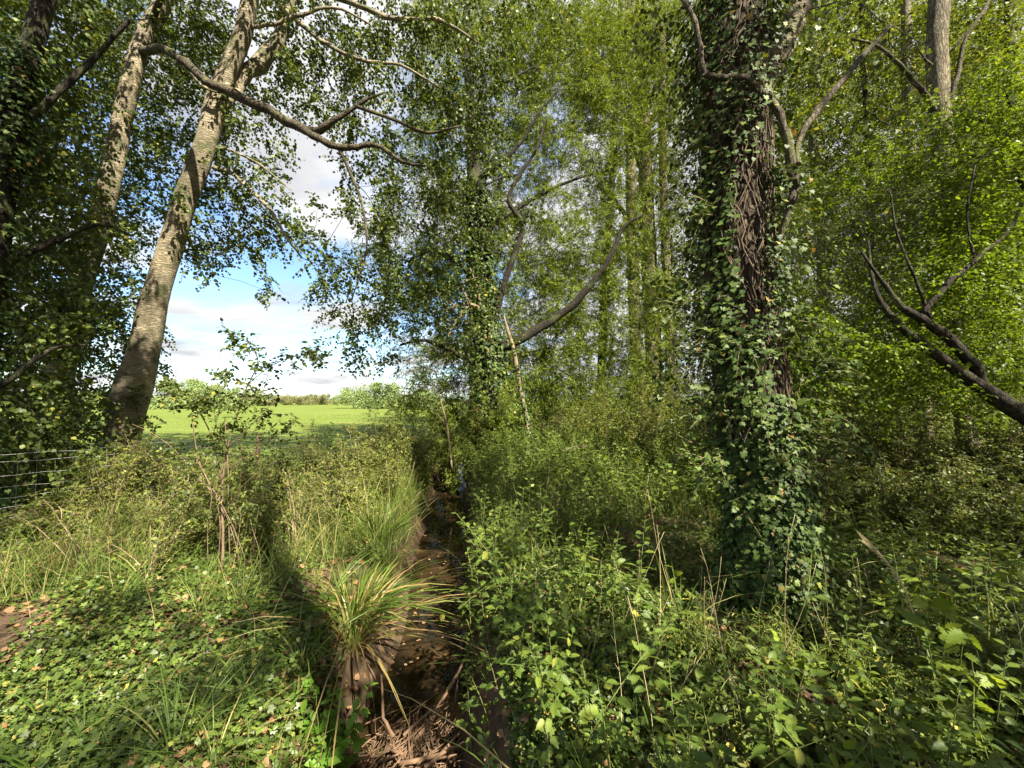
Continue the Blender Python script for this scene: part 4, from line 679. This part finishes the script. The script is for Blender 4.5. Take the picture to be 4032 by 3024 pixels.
# tall sapling against the field and sky
sx = at(225, 566, 4.45); sp = thing('young_sapling', 'tall thin sapling with dark leaf clusters on spreading branches against the sky', 'sapling', (sx[0], sx[1], 0))
lp = [[(222, 570, 4.45, 7), (224, 530, 4.45, 6), (222, 490, 4.45, 5), (226, 450, 4.4, 5), (236, 415, 4.4, 4), (247, 385, 4.4, 3), (258, 362, 4.4, 2.4), (250, 345, 4.4, 1.8), (240, 336, 4.4, 1.2)], [(247, 385, 4.4, 2.4), (268, 368, 4.4, 2), (290, 358, 4.4, 1.8), (312, 355, 4.4, 1.4), (322, 362, 4.4, 1)],
      [(222, 480, 4.45, 4), (212, 440, 4.5, 3), (200, 415, 4.5, 2.4), (186, 402, 4.5, 2), (172, 388, 4.5, 1.4)], [(224, 455, 4.4, 3), (216, 425, 4.4, 2.2), (214, 395, 4.4, 1.8), (226, 376, 4.4, 1.2)], [(205, 420, 4.5, 2), (196, 402, 4.5, 1.6), (200, 388, 4.5, 1)],
      [(226, 450, 4.4, 3), (246, 430, 4.35, 2.4), (262, 415, 4.3, 1.8), (272, 402, 4.3, 1)], [(226, 470, 4.4, 3), (250, 455, 4.3, 2.2), (275, 436, 4.3, 1.6), (292, 425, 4.3, 1)], [(222, 500, 4.45, 3), (200, 480, 4.5, 2.4), (175, 450, 4.5, 2), (150, 432, 4.5, 1.6), (132, 424, 4.5, 1)],
      [(224, 520, 4.45, 3), (240, 490, 4.3, 2.4), (262, 470, 4.2, 1.8), (280, 462, 4.2, 1)], [(236, 415, 4.4, 2), (246, 400, 4.35, 1.6), (268, 394, 4.3, 1)]]
lp = [[(x_, y_, d_, w_ * .5) for x_, y_, d_, w_ in l_] for l_ in lp]
for i in range(6):
    x0_ = 224 + RG.normal() * 22; x1, y1 = RG.uniform(165, 300), RG.uniform(405, 490); xm = x0_ + (x1 - x0_) * .3; lp.append([(x0_, 572, 4.45, 1.1), (xm, 520 + RG.normal() * 8, 4.4, 1.0), ((xm + x1) / 2 + RG.normal() * 6, (515 + y1) / 2, 4.35, 1.5), (x1, y1, 4.3, .8)])
b = MB(); sk = limbs(b, lp, 6, .05); b.build('stems', M['twig'], sp, smooth=True)
ml, tb = MB(), MB()
def clus(lst, Y, ml, tb, ls, T=OVAL, sd=.055, n=13, K=6, sl=.13, rnd=None):
    for px, py in lst:
        c = at(px, py, Y); B = c + rnd3(n, sd); sprays(ml, tb, B, unit(rnd3(n) + UP * .2), RG.uniform(.6, 1.2, n) * sl, K, T, ls, droop=.2, flat=.6, tr=.0016, prune=False, rnd=rnd)
clus([(238, 338), (243, 344), (258, 362), (252, 352), (265, 370), (300, 357), (312, 354), (320, 362), (306, 348), (170, 386), (176, 393), (188, 402), (200, 405), (214, 395), (222, 378), (228, 372), (210, 400), (232, 400), (240, 410), (256, 402), (244, 395), (268, 394), (262, 415), (226, 420), (218, 430), (290, 425), (236, 430), (200, 412), (182, 398), (250, 383), (285, 362), (316, 358), (235, 338)], 4.4, ml, tb, .058, n=9, sd=.05)
clus([(RG.uniform(170, 300), RG.uniform(420, 520)) for _ in range(60)], 4.4, ml, tb, .045, n=4, sd=.06)
tb.build('twigs', M['twig'], sp)['kind'] = 'stuff'; ml.build('foliage', M['poplar_leaf'], sp)
# dead leaning pole beside the willow
dp = at(529, 456, 11.3); t_ = thing('dead_sapling', 'pale crooked dead pole leaning against the right side of the willow', 'dead tree', (dp[0], dp[1], 0))
b = MB(); q = path([(529, 462, 11.3, 4), (529, 446, 11.3, 4), (527, 420, 11.4, 4.5), (520, 388, 11.5, 4.5), (514, 352, 11.5, 4), (507, 328, 11.5, 3.4), (504, 316, 11.5, 1.6)], 6); b.tube(q[:, :3], q[:, 3], 9, .15); b.build('trunk', M['dead_wood'], t_, smooth=True)
ivy_sleeve(q, 0, 3, 900, .06, .06, t_)
t_ = thing('dead_sapling', 'bare pale antler shaped dead bush left of the willow foot', 'dead tree', (*at(452, 440, 10.4)[:2], 0)); b = MB()
limbs(b, [[(x_, y_, d_, w_ * .55) for x_, y_, d_, w_ in l_] for l_ in [[(452, 470, 10.4, 4), (448, 430, 10.4, 3.5), (440, 395, 10.4, 3), (437, 370, 10.4, 2.4), (446, 352, 10.4, 1.4)], [(437, 372, 10.4, 2), (422, 366, 10.4, 1.6), (410, 362, 10.4, 1)], [(440, 392, 10.4, 2), (430, 380, 10.4, 1)], [(450, 440, 10.4, 2), (462, 415, 10.3, 1.6), (470, 400, 10.2, 1)], [(446, 425, 10.4, 2), (430, 405, 10.4, 1.4), (418, 396, 10.4, 1)]]], 5); b.build('trunk', M['dead_wood'], t_, smooth=True)

# ------------------------------------------------------------------ ground cover: ivy, litter, grass
def vis_ground(n, Ymax, xlim=None, pw=1.0, margin=60):
    """ground points spread over the part of the bank the camera looks at"""
    Y = 1.3 + (Ymax - 1.3) * RG.random(n) ** pw; X = RG.uniform(-1.45, 1.45, n) * (Y + .6); return X, Y
def cover(name, lab, cat, X, Y, T, lo, hi, mat, lift=.05, tilt=.45, rnd=None):
    P = gp(X, Y); n = len(P); P[:, 2] += RG.gamma(1.4, lift, n); ml = MB(); a = RG.uniform(0, 6.283, n); ml.inst(T, P, np.stack([np.cos(a), np.sin(a), RG.normal(size=n) * .3 - .1], -1), unit(UP + rnd3(n, tilt)), RG.uniform(lo, hi, n), rnd); return tag(ml.build(name, M[mat]), lab, cat, None, 'stuff')
sd = lambda X, Y: X - xc(Y)
X, Y = vis_ground(300000, 9.5, pw=1.25); s_ = sd(X, Y); patch = np.sin(X * 1.9 + 1) + np.sin(Y * 2.3 - X) + .8 * np.sin(X * 4.3 + Y * 3.1) + RG.normal(size=len(X)) * .6
k = (s_ < -.62) & (patch > -1.0); cover('ivy_carpet', 'carpet of small glossy ivy leaves over the left bank', 'ivy', X[k], Y[k], IVY, .020, .046, 'ground_ivy_leaf', .032, .6)
k = (s_ > .62) & (patch > -1.5); cover('ivy_carpet', 'dark ivy carpet over the right bank between nettles and trunk', 'ivy', X[k], Y[k], IVY, .024, .048, 'ground_ivy_leaf', .035, .6)
X, Y = vis_ground(17000, 10, pw=1.2); k = np.abs(sd(X, Y)) > .5; cover('leaf_litter', 'brown fallen leaves scattered between the ivy', 'leaf litter', X[k], Y[k], POPLAR, .03, .075, 'litter', .012, .3)
X, Y = vis_ground(60000, 26, pw=.8); k = (np.abs(sd(X, Y)) > .6) & (X > field_edge(Y) - .5) & (Y > 7); cover('undergrowth', 'low leafy undergrowth filling the wood floor further back', 'undergrowth', X[k], Y[k], OVAL, .05, .11, 'shrub_leaf', .16, .5)
def blades(ml, P, h, n, spread, w=.012, lean=.5, arch=.6, rnd=None, m=6):
    """n arching strap blades from each base point"""
    for p0, hh in zip(P, h):
        a = RG.uniform(0, 6.283, n); ln = hh * RG.uniform(.55, 1.15, n); t = np.linspace(0, 1, m); out = np.stack([np.cos(a), np.sin(a), 0 * a], -1); le = RG.uniform(.1, 1, n) * lean
        B = np.asarray(p0) + out * RG.uniform(0, spread, n)[:, None]; c = B[:, None] + out[:, None] * (ln[:, None] * (le[:, None] * t + arch * le[:, None] * t ** 2))[..., None] + UP * (ln[:, None] * (t - arch * .62 * (le[:, None] + .25) * t ** 2.4))[..., None]
        tg = np.gradient(c, axis=1); sd_ = unit(np.cross(tg, UP) + rnd3(n, .12)[:, None]); ww = (w * (.35 + .65 * np.sin(np.pi * np.clip(t * .8 + .18, 0, 1))) * (1 - t ** 6))[None, :, None] * RG.uniform(.6, 1.2, n)[:, None, None]
        V = np.stack([c - sd_ * ww, c + sd_ * ww], 2).reshape(n, -1, 3); i = np.arange(m - 1) * 2; F = np.stack([i, i + 1, i + 3, i + 2], -1)
        r_ = RG.random(n) if rnd is None else RG.uniform(*rnd, n); ml.add(V.reshape(-1, 3), (F[None] + (np.arange(n) * 2 * m)[:, None, None]).reshape(-1, 4), np.repeat(r_, 2 * m))
def tuft(name, lab, cat, px, py, Y, h, n, mat, group=None, spread=.08, w=.006, lean=.5, arch=.6, rnd=None, xy=None):
    p0 = at(px, py, Y) if xy is None else np.array([*xy, 0]); p0[2] = hgt(p0[0], p0[1]); t_ = MB(); blades(t_, [p0], [h], n, spread, w, lean, arch, rnd); return tag(t_.build(name, M[mat], loc=p0), lab, cat, group)
SGp = 'sedge clumps beside the stream'
tuft('sedge_clump', 'big arching green sedge clump hanging over the left edge of the stream', 'sedge', 350, 640, 3.75, .54, 300, 'sedge', SGp, .24, .008, 1.0, 1.0, (0, .92), xy=(-1.5, 3.7))
tuft('sedge_clump', 'dry brown lower sedge blades drooping to the water, under the big clump', 'sedge', 350, 700, 3.4, .75, 120, 'sedge', SGp, .14, .008, 1.1, 1.0, (.8, 1), xy=(-1.42, 3.5))
tuft('sedge_clump', 'smaller upright sedge clump behind the big one, nearer the water', 'sedge', 380, 560, 5, .75, 120, 'sedge', SGp, .14, .008, .7, .7, (0, .75), xy=(-1.75, 5.1))
tuft('sedge_clump', 'slim sedge clump further up the left water edge', 'sedge', 380, 560, 5, .7, 90, 'sedge', SGp, .12, .008, .7, .7, (0, .8), xy=(-2.1, 6.6))
proto = {}
def copy_thing(src, loc, rz, sc=1.0, label=None):
    r_ = src.copy(); C.objects.link(r_); r_.location = tuple(loc); r_.rotation_euler = (float(RG.normal() * .06), float(RG.normal() * .06), float(rz)); r_.scale = (sc,) * 3
    if label: r_['label'] = label
    for ch in src.children:
        c = ch.copy(); C.objects.link(c); c.parent = r_
    return r_
# grass tufts: six kinds, then copies
gt = []
GGl = 'tuft of thin bending grass growing out of the ivy on the left bank'
for i in range(6):
    m_ = MB(); blades(m_, [np.zeros(3)], [.32 + .06 * i], 26, .05, .0045, .8, .8, (0, 1 if i > 3 else .85)); o = m_.build('grass_tuft', M['grass']); tag(o, GGl, 'grass', 'grass tufts on the left bank'); gt.append(o)
spots = []
for px, py in [(60, 700), (100, 730), (150, 700), (185, 745), (215, 690), (240, 720), (150, 760), (55, 760), (260, 690), (200, 720), (225, 755), (280, 740), (300, 620), (260, 600), (290, 590), (330, 600), (170, 680), (130, 745)]:
    Yg = EYE / ((py - 400) / FPX); spots.append((float(at(px, 400, Yg)[0]), Yg))
for i in range(60):
    y = RG.uniform(3.5, 9); x = float(xc(y)) - RG.uniform(.6, 3.6); spots.append((x, y))
for i in range(42):
    y = RG.uniform(2.6, 10); x = float(xc(y)) - RG.uniform(.55, .85); spots.append((x, y))
for i, (x, y) in enumerate(spots):
    o = gt[i % 6] if i < 6 else gt[i % 6].copy()
    if i >= 6: C.objects.link(o)
    o.location = (x, y, float(hgt(x, y)) - .01); o.rotation_euler = (0, 0, float(RG.uniform(0, 6.28))); s0 = RG.uniform(.5, 1.05); o.scale = (s0,) * 3
ms = MB(); n = 1700; y = RG.uniform(3.3, 8.6, n); x = xc(y) - .5 - RG.random(n) * 3.9; k = (np.sin(x * 2.3) + np.sin(y * 1.7 + x) + RG.normal(size=n) * .5 > -.3) & (y > 3.9 + .6 * np.sin(x * 3)); P = gp(x, y)[k]
blades(ms, P, RG.uniform(.45, .95, len(P)), 6, .06, .0026, .55, .5, (.45, 1), 5); tag(ms.build('meadow_grass', M['grass']), 'fine straw tinted long grass between the shrubs of the left bank', 'grass', None, 'stuff')
ms = MB(); n = 500; y = RG.uniform(4.2, 10, n); x = xc(y) + .7 + RG.random(n) * 3.4; P = gp(x, y); blades(ms, P, RG.uniform(.5, 1.0, n), 5, .06, .0026, .5, .5, (.3, 1), 5); tag(ms.build('meadow_grass', M['grass']), 'fine long grass growing through the nettle bank on the right', 'grass', None, 'stuff')
ms = MB(); n = 900; X, Y = vis_ground(n, 7, pw=1.1); k = np.abs(sd(X, Y)) > .55; P = gp(X, Y)[k] + [0, 0, .03]; n = len(P); aa = RG.uniform(0, 6.28, n); ln = RG.uniform(.06, .3, n); dd = np.stack([np.cos(aa), np.sin(aa), RG.normal(size=n) * .25], -1)
fast_tubes(ms, np.stack([P - dd * ln[:, None] / 2, P + rnd3(n, .012), P + dd * ln[:, None] / 2], 1), RG.uniform(.0015, .0045, n)[:, None] * np.array([1, .8, .5]), 4); tag(ms.build('twig_litter', M['twig']), 'small fallen twigs scattered over both banks', 'twigs', None, 'stuff')
# long dry stalks
st = []
for i in range(4):
    m_ = MB(); h = .8 + .15 * i; t = np.linspace(0, 1, 9); P = np.stack([.12 * t ** 2 + .01 * np.sin(t * 9 + i), .05 * np.sin(t * 3 + i), h * t], -1); m_.tube(P, np.linspace(.0024, .0011, 9), 5)
    for j in range(5 * (i % 2)):
        f = .55 + .09 * j; p0 = np.array([np.interp(f, t, P[:, c]) for c in range(3)]); m_.tube(np.array([p0, p0 + [.03 * (-1) ** j, .02, .05]]), [.0011, .0008], 4)
    o = m_.build('dry_stalk', M['straw']); tag(o, 'thin pale dry stalk standing up from the bank vegetation', 'stalk', 'dry stalks on the banks'); st.append(o)
sp_ = [(RG.uniform(-4.2, -1.5), RG.uniform(3, 6.5)) for _ in range(26)] + [(float(xc(y)) + RG.uniform(.8, 3.6), y) for y in RG.uniform(2.5, 9, 34)] + [(RG.uniform(.4, 3.4), RG.uniform(1.6, 3.6)) for _ in range(26)]
for i, (x, y) in enumerate(sp_):
    o = st[i] if i < 4 else st[i % 4].copy()
    if i >= 4: C.objects.link(o)
    o.location = (x, y, float(hgt(x, y)) - .02); o.rotation_euler = (float(RG.normal() * .16), float(RG.normal() * .16), float(RG.uniform(0, 6.28))); s0 = RG.uniform(.5, 1.0); o.scale = (s0,) * 3

# ------------------------------------------------------------------ nettles
def nettle_geo(i, far=False):
    """one nettle at the origin: returns stem and foliage collectors"""
    g = RG; h = [.55, .7, .85, .65, .95, .5, .78, .6][i % 8]; ms, ml = MB(), MB(); t = np.linspace(0, 1, 9); bx = g.normal(size=2) * .2
    P = np.stack([bx[0] * t ** 1.6, bx[1] * t ** 1.6, h * t], -1); ms.tube(P, np.linspace(.0042, .0018, 9), 5, cap=False); z = .12; pr = 0; a0 = g.uniform(0, 6.28)
    while z < h:
        f = z / h; c = np.array([np.interp(f, t, P[:, k]) for k in range(3)]); ls = (.108 - .062 * max(0, f - .35) / .65) * g.uniform(.65, 1.25) * (.75 if f < .3 else 1)
        for s_ in (0, 1):
            a = a0 + pr * 1.5708 + s_ * 3.1416 + g.normal() * .2; el = .45 - .9 * (1 - f) + g.normal() * .2; d = np.array([math.cos(a), math.sin(a), 0]); pet = ls * .38
            if f < .35 and g.random() < .35: continue
            tip = c + d * pet + UP * pet * .35; ms.tube(np.array([c, tip]), [.0016, .001], 4, cap=False); ld = unit(d + UP * el); rr = g.random() * (.95 if f > .4 else 1)
            ml.inst(OVAL if far else NETTLE, tip[None], ld[None], unit(UP + d * .25 + rnd3(1, .34)), [ls], np.array([rr]))
        z += (.085 - .045 * f) * g.uniform(.85, 1.15); pr += 1
    return ms, ml
NL = 'stinging nettle with serrated leaves in the nettle bed on the right bank'
npro = []
for i in range(16):
    r_ = thing('nettle_plant', NL, 'nettle', (0, 0, 0), 'nettles on the right bank'); a, c_ = nettle_geo(i); a.build('stem', M['green_stem'], r_, smooth=True); c_.build('foliage', M['nettle_leaf'], r_); npro.append(r_)
pts = []
def scatter(n, x0, x1, y0, y1, cond):
    for _ in range(n):
        x, y = RG.uniform(x0, x1), RG.uniform(y0, y1)
        if cond(x, y): pts.append((x, y))
trunk_xy = at(771, 606, 3.72)
clear = lambda x, y: (x - float(xc(y)) > .40) and math.hypot(x - trunk_xy[0], y - trunk_xy[1]) > .55 and math.hypot(x - 1.65, y - 4.4) > .75 and abs(x) < 1.42 * y + .4
scatter(60, -.75, .6, 1.9, 4.6, lambda x, y: .5 < x - float(xc(y)) < .95 and abs(x) < 1.42 * y)
scatter(120, .1, 3.6, 1.25, 2.6, lambda x, y: clear(x, y))
scatter(110, -.6, 2.0, 2.6, 4.6, lambda x, y: clear(x, y) and x - float(xc(y)) < 1.9)
scatter(260, -2, 2.4, 4.6, 7.5, lambda x, y: clear(x, y) and x - float(xc(y)) < 2.6)
scatter(36, 2.2, 4.6, 2.3, 4.2, lambda x, y: clear(x, y))
pts.sort(key=lambda p: math.hypot(*p)); pts = pts[:290]
lead = 'young stinging nettle shoot with small serrated leaves on the left bank'
for i, (x, y) in enumerate(pts):
    z = float(hgt(x, y)) - .02; s0 = float(RG.uniform(.7, 1.15) * (.78 if y < 3 else 1))
    if i < 16: o = npro[i]; o.location = (x, y, z); o.scale = (s0,) * 3; o.rotation_euler = (0, 0, float(RG.uniform(0, 6.28)))
    else: copy_thing(npro[i % 16], (x, y, z), RG.uniform(0, 6.28), s0)
for i, (px, py) in enumerate([(255, 735), (285, 700), (310, 690), (270, 660), (300, 750), (235, 700)]):
    Yg = EYE / ((py + 20 - 400) / FPX); x = float(at(px, 400, Yg)[0]); o = copy_thing(npro[i], (x, Yg, float(hgt(x, Yg)) - .02), RG.uniform(0, 6), .55, lead); o['group'] = 'nettle shoots on the left bank'
# the nettles further back: one bed nobody could count
geo = [nettle_geo(i, True) for i in range(8)]; bs, bl = MB(), MB()
def bake(dst, src, x, y, z, rz, s0):
    c, s_ = math.cos(rz), math.sin(rz); R_ = np.array([[c, s_, 0], [-s_, c, 0], [0, 0, 1]]); V = np.concatenate(src.v) @ R_ * s0 + [x, y, z]; off = dst.n; dst.v.append(V); dst.r.append((np.concatenate(src.r) * .999 + 0)); dst.f += [f + off for f in src.f]; dst.n += len(V)
cnt = 0
for _ in range(2600):
    y = RG.uniform(6, 14); x = RG.uniform(-3, 7)
    if not (x - float(xc(y)) > .6 and x < .75 * y): continue
    if y < 7.4 and x - float(xc(y)) < 2.6 and RG.random() < .6: continue
    j = int(RG.integers(8)); a = (x, y, float(hgt(x, y)) - .02, RG.uniform(0, 6.28), RG.uniform(.85, 1.35)); bake(bs, geo[j][0], *a); bake(bl, geo[j][1], *a); cnt += 1
nb = thing('nettle_bed', None, None, (0, 0, 0)); tag(nb, 'dense bed of nettles covering the bank behind, towards the poplars', 'nettle bed', None, 'stuff')
bs.build('stems', M['green_stem'], nb); bl.build('foliage', M['nettle_leaf'], nb)
# weeds between the nettles and along the near right
S('garlic_mustard', 'tall plant with yellow green heart leaves and dry seed stalks in the right foreground', 930, 2.55, .95, .5, None, 'mustard_leaf', HEARTLEAF, .11, 4, 9, 2, 'green_stem', .3, 'weed', .10, prune=False)
S('garlic_mustard', 'big leaved yellow green plant right of the nettles, near the lower right', 955, 2.15, .6, .35, None, 'mustard_leaf', HEARTLEAF, .11, 3, 5, 2, 'green_stem', .3, 'weed', .10, prune=False)
t_ = thing('seed_stalk', 'dry branching seed stalk leaning left above the yellow green plant', 'stalk', (*at(925, 640, 2.8)[:2], 0)); b = MB(); q = path([(925, 690, 2.7, 2.4), (915, 620, 2.7, 2.2), (900, 580, 2.7, 2), (880, 555, 2.7, 1.8), (862, 540, 2.7, 1.2)], 6); b.tube(q[:, :3], q[:, 3], 5)
for i in range(6, len(q) - 1):
    for s_ in (-1, 1): b.tube(np.array([q[i, :3], q[i, :3] + [-.05, .01 * s_, .05 + .03 * s_]]), [.0022, .0016], 4)
b.build('stem', M['straw'], t_)
S('young_elder', 'bright green young plant glowing in the sun at the bottom beside the stream', 338, 2.45, .62, .6, None, 'bright_leaf', OVAL, .08, 9, 8, 6, 'green_stem', .35, 'plant', .16, prune=False, base=(-1.16, 2.5))
S('young_elder', 'small bright plant at the water edge between sedge and sticks', 385, 2.6, .45, .3, None, 'spray_leaf', OVAL, .06, 4, 6, 5, 'green_stem', .35, 'plant', .12, prune=False, base=(-.92, 2.72))
WG = 'low weeds in the right wood edge'
for i, (px, Y, lab) in enumerate([(900, 4.2, 'loose pale green weed left of the seed stalk'), (950, 4.8, 'airy weed in front of the dark hollow'), (1000, 3.6, 'leafy weed at the right edge below the hollow'), (860, 5.0, 'low weed just right of the ivy clad foot'), (985, 2.7, 'dark leaved weed near the lower right corner'), (1010, 5.2, 'thin weed under the upturned roots')]):
    S('woodland_weed', lab, px, Y, .75, .8, WG, 'shrub_leaf', OVAL, .05, 8, 12, 5, 'green_stem', .2, 'weed', .18)
VG = 'mixed low plants among the right hand nettles'
for i in range(26):
    y = RG.uniform(1.5, 3.6); x = RG.uniform(.25, 1.25) * y
    if x - float(xc(y)) < .7 or math.hypot(x - trunk_xy[0], y - trunk_xy[1]) < .6: continue
    k = i % 3; S(('bramble_sprig', 'dock_plant', 'goosegrass')[k], ('bramble sprig with oval leaves among the right hand nettles', 'broad leaved plant with toothed leaves among the right hand nettles', 'thin weak stemmed plant among the right hand nettles')[k], 0, 0, RG.uniform(.3, .6), RG.uniform(.4, .7), VG + (' (bramble)', ' (broad leaved)', ' (thin stemmed)')[k],
      ('dark_shrub_leaf', 'mustard_leaf', 'shrub_leaf')[k], (OVAL, HEARTLEAF, WILLOW)[k], (.06, .08, .05)[k], (5, 3, 10)[k], (9, 6, 12)[k], (4, 2, 6)[k], ('vine', 'green_stem', 'green_stem')[k], .15, 'plant', .14, .3, .003, base=(x, y), prune=False)
tn = []
for i in range(5):
    m_ = MB(); blades(m_, [np.zeros(3)], [.3 + .07 * i], 14, .06, .0035, .9, .9, (.2, 1)); o = m_.build('grass_tuft', M['grass']); tag(o, 'sparse tuft of thin grass between nettles on the right bank', 'grass', 'grass tufts on the right bank'); tn.append(o)
for i in range(60):
    y = RG.uniform(1.5, 6); x = float(xc(y)) + .5 + RG.random() * (1.2 * y); o = tn[i % 5] if i < 5 else tn[i % 5].copy()
    if i >= 5: C.objects.link(o)
    o.location = (x, y, float(hgt(x, y)) - .01); o.rotation_euler = (0, 0, float(RG.uniform(0, 6.28))); s0 = RG.uniform(.8, 1.6); o.scale = (s0,) * 3
# upturned root plate at the right edge
rp = at(1002, 505, 6.3); t_ = thing('root_plate', 'dark upturned root plate with a hollow at the right edge under the slanting trunk', 'fallen tree', (rp[0], rp[1], 0)); b = MB()
for i in range(34):
    a = RG.uniform(-.4, 3.5); ln = RG.uniform(.4, 1.0); m = 7; t = np.linspace(0, 1, m); P = np.array([rp[0] + .25, rp[1], .35]) + np.outer(t, [math.cos(a) * ln * 1.2, -.25 + RG.normal() * .3, math.sin(a) * ln]) + np.cumsum(rnd3(m, .03), axis=0); b.tube(P, np.linspace(RG.uniform(.05, .13), .01, m), 7, .2, cap=False)
b.build('roots', M['dark_bark'], t_, smooth=True); b = MB(); q = np.array([(rp[0] + .2, rp[1] + .1, .35, .5), (rp[0] + .9, rp[1] + .5, .4, .36), (rp[0] + 2.2, rp[1] + 1.2, .42, .3)]); q = spline(q, 6); b.tube(q[:, :3], q[:, 3], 16, .14); b.build('trunk', M['dark_bark'], t_, smooth=True)

n = 150; y = RG.uniform(2.6, 11, n); x = xc(y) + .06 * np.sin(y * 1.7) + RG.uniform(-.45, .45, n); P = np.stack([x, y, np.maximum(hgt(x, y), WATER_Z) + .012], -1); ms = MB(); aa = RG.uniform(0, 6.28, n)
ms.inst(POPLAR, P, np.stack([np.cos(aa), np.sin(aa), 0 * aa], -1), unit(UP + rnd3(n, .12)), RG.uniform(.02, .05, n)); tag(ms.build('floating_leaves', M['litter']), 'small dead leaves floating on the stream and stuck to its muddy edge', 'leaf litter', None, 'stuff')
n = 160; y = RG.uniform(2.4, 12, n); s_ = RG.choice([-1, 1], n) * RG.uniform(.42, .62, n); x = xc(y) + s_; z = hgt(x, y); ms = MB(); P0 = np.stack([x, y, z + .04], -1); dr = np.stack([-np.sign(s_) * RG.uniform(.05, .2, n), RG.normal(size=n) * .1, -RG.uniform(.1, .35, n)], -1)
fast_tubes(ms, np.stack([P0, P0 + dr * .5 + rnd3(n, .02), P0 + dr], 1), RG.uniform(.002, .006, n)[:, None] * np.array([1, .8, .4]), 4); tag(ms.build('bank_roots', M['stick']), 'thin roots hanging out of the muddy stream banks', 'roots', None, 'stuff')
# ------------------------------------------------------------------ stick dam and loose sticks
DM = np.array([float(xc(2.75)) + .0, 2.75, WATER_Z]); b = MB()
for i in range(420):
    a = RG.normal() * .55 + 1.2; ln = RG.uniform(.15, .5); c = DM + np.array([RG.normal() * .22, RG.normal() * .24, 0]); c[2] = WATER_Z + .02 + max(0, .2 - 1.2 * ((c[0] - DM[0]) ** 2 + (c[1] - DM[1]) ** 2)) * RG.random() + .01
    d = np.array([math.cos(a), math.sin(a), RG.normal() * .18]); t = np.linspace(-.5, .5, 5); b.tube(c + np.outer(t, d) * ln + np.outer(t ** 2, rnd3(1, .12)[0]), np.linspace(RG.uniform(.003, .009), .002, 5), 5, cap=False)
tag(b.build('twig_debris', M['stick'], smooth=True), 'heap of brown twigs jammed across the stream at the bottom', 'twigs', None, 'stuff')
KG = 'sticks lying on the twig heap'
for i, (p0, p1, w, lab) in enumerate([((400, 760, 2.7), (472, 640, 3.6), .017, 'longest crooked stick slanting from the twig heap up the right edge of the water'), ((405, 735, 2.85), (445, 705, 3.1), .012, 'short stick across the top of the twig heap'), ((400, 765, 2.6), (470, 740, 2.75), .016, 'thick stick lying low across the front of the twig heap'),
     ((425, 770, 2.55), (470, 715, 3.0), .012, 'stick leaning on the right part of the twig heap'), ((390, 750, 2.75), (455, 755, 2.65), .013, 'level stick on the near left of the twig heap'), ((455, 700, 3.2), (457, 672, 3.35), .008, 'short upright stick beside the longest stick'), ((392, 735, 2.8), (380, 665, 3.2), .015, 'thin curved stick standing at the left water edge')]):
    a, c = at(*p0), at(*p1); a[2] = max(a[2], WATER_Z + .04); t = np.linspace(0, 1, 8); P = a + np.outer(t, c - a) + np.cumsum(rnd3(8, .008), axis=0) + np.outer(np.sin(t * 3.14), rnd3(1, .03)[0]); b = MB(); b.tube(P, np.linspace(w, w * .5, 8), 8, .12, seed=i); tag(b.build('fallen_stick', M['stick'], smooth=True, loc=P[0]), lab, 'stick', KG)
# loose twigs and dead branches in the vegetation
for i, (pts_, lab) in enumerate([([(560, 452, 9.5, 5), (590, 447, 9.2, 5), (625, 452, 9.2, 4), (660, 460, 9.2, 3)], 'dead pale branch lying across the nettles below the poplar trio'), ([(640, 470, 8.0, 4), (668, 462, 8.0, 3.5), (690, 455, 8, 2)], 'short dead branch on the sunny nettles'), ([(820, 560, 5.0, 5), (850, 545, 5.0, 4), (880, 530, 5, 2)], 'thin dead branch on the wood floor right of the ivy clad foot'), ([(975, 560, 4.6, 4), (1000, 548, 4.6, 3), (1023, 540, 4.6, 2)], 'thin dead branch near the right edge below the hollow')]):
    b = MB(); q = path(pts_, 5); b.tube(q[:, :3], q[:, 3], 6, .1); tag(b.build('dead_branch', M['dead_wood'], smooth=True, loc=q[0, :3]), lab, 'branch')
# big yellow leaves hanging among the nettles
yl = [(443, 614, 3.3), (765, 653, 2.5), (727, 742, 1.95), (628, 680, 2.6), (563, 692, 2.6), (608, 684, 2.6), (485, 612, 3.6), (950, 720, 2.1), (690, 655, 2.9), (545, 650, 3.1), (505, 640, 3.0), (880, 700, 2.1)]
for i, (px, py, Y) in enumerate(yl):
    m_ = MB(); c = at(px, py, Y); m_.inst(POPLAR, c[None], unit(np.array([[RG.normal() * .4, -.4, -.8]])), unit(np.array([[RG.normal() * .4, -1, .5]])), [.055]); tag(m_.build('yellow_leaf', M['yellow_leaf'], loc=c), 'single yellowed leaf hanging among the green nettles', 'leaf', 'yellow leaves among the nettles')
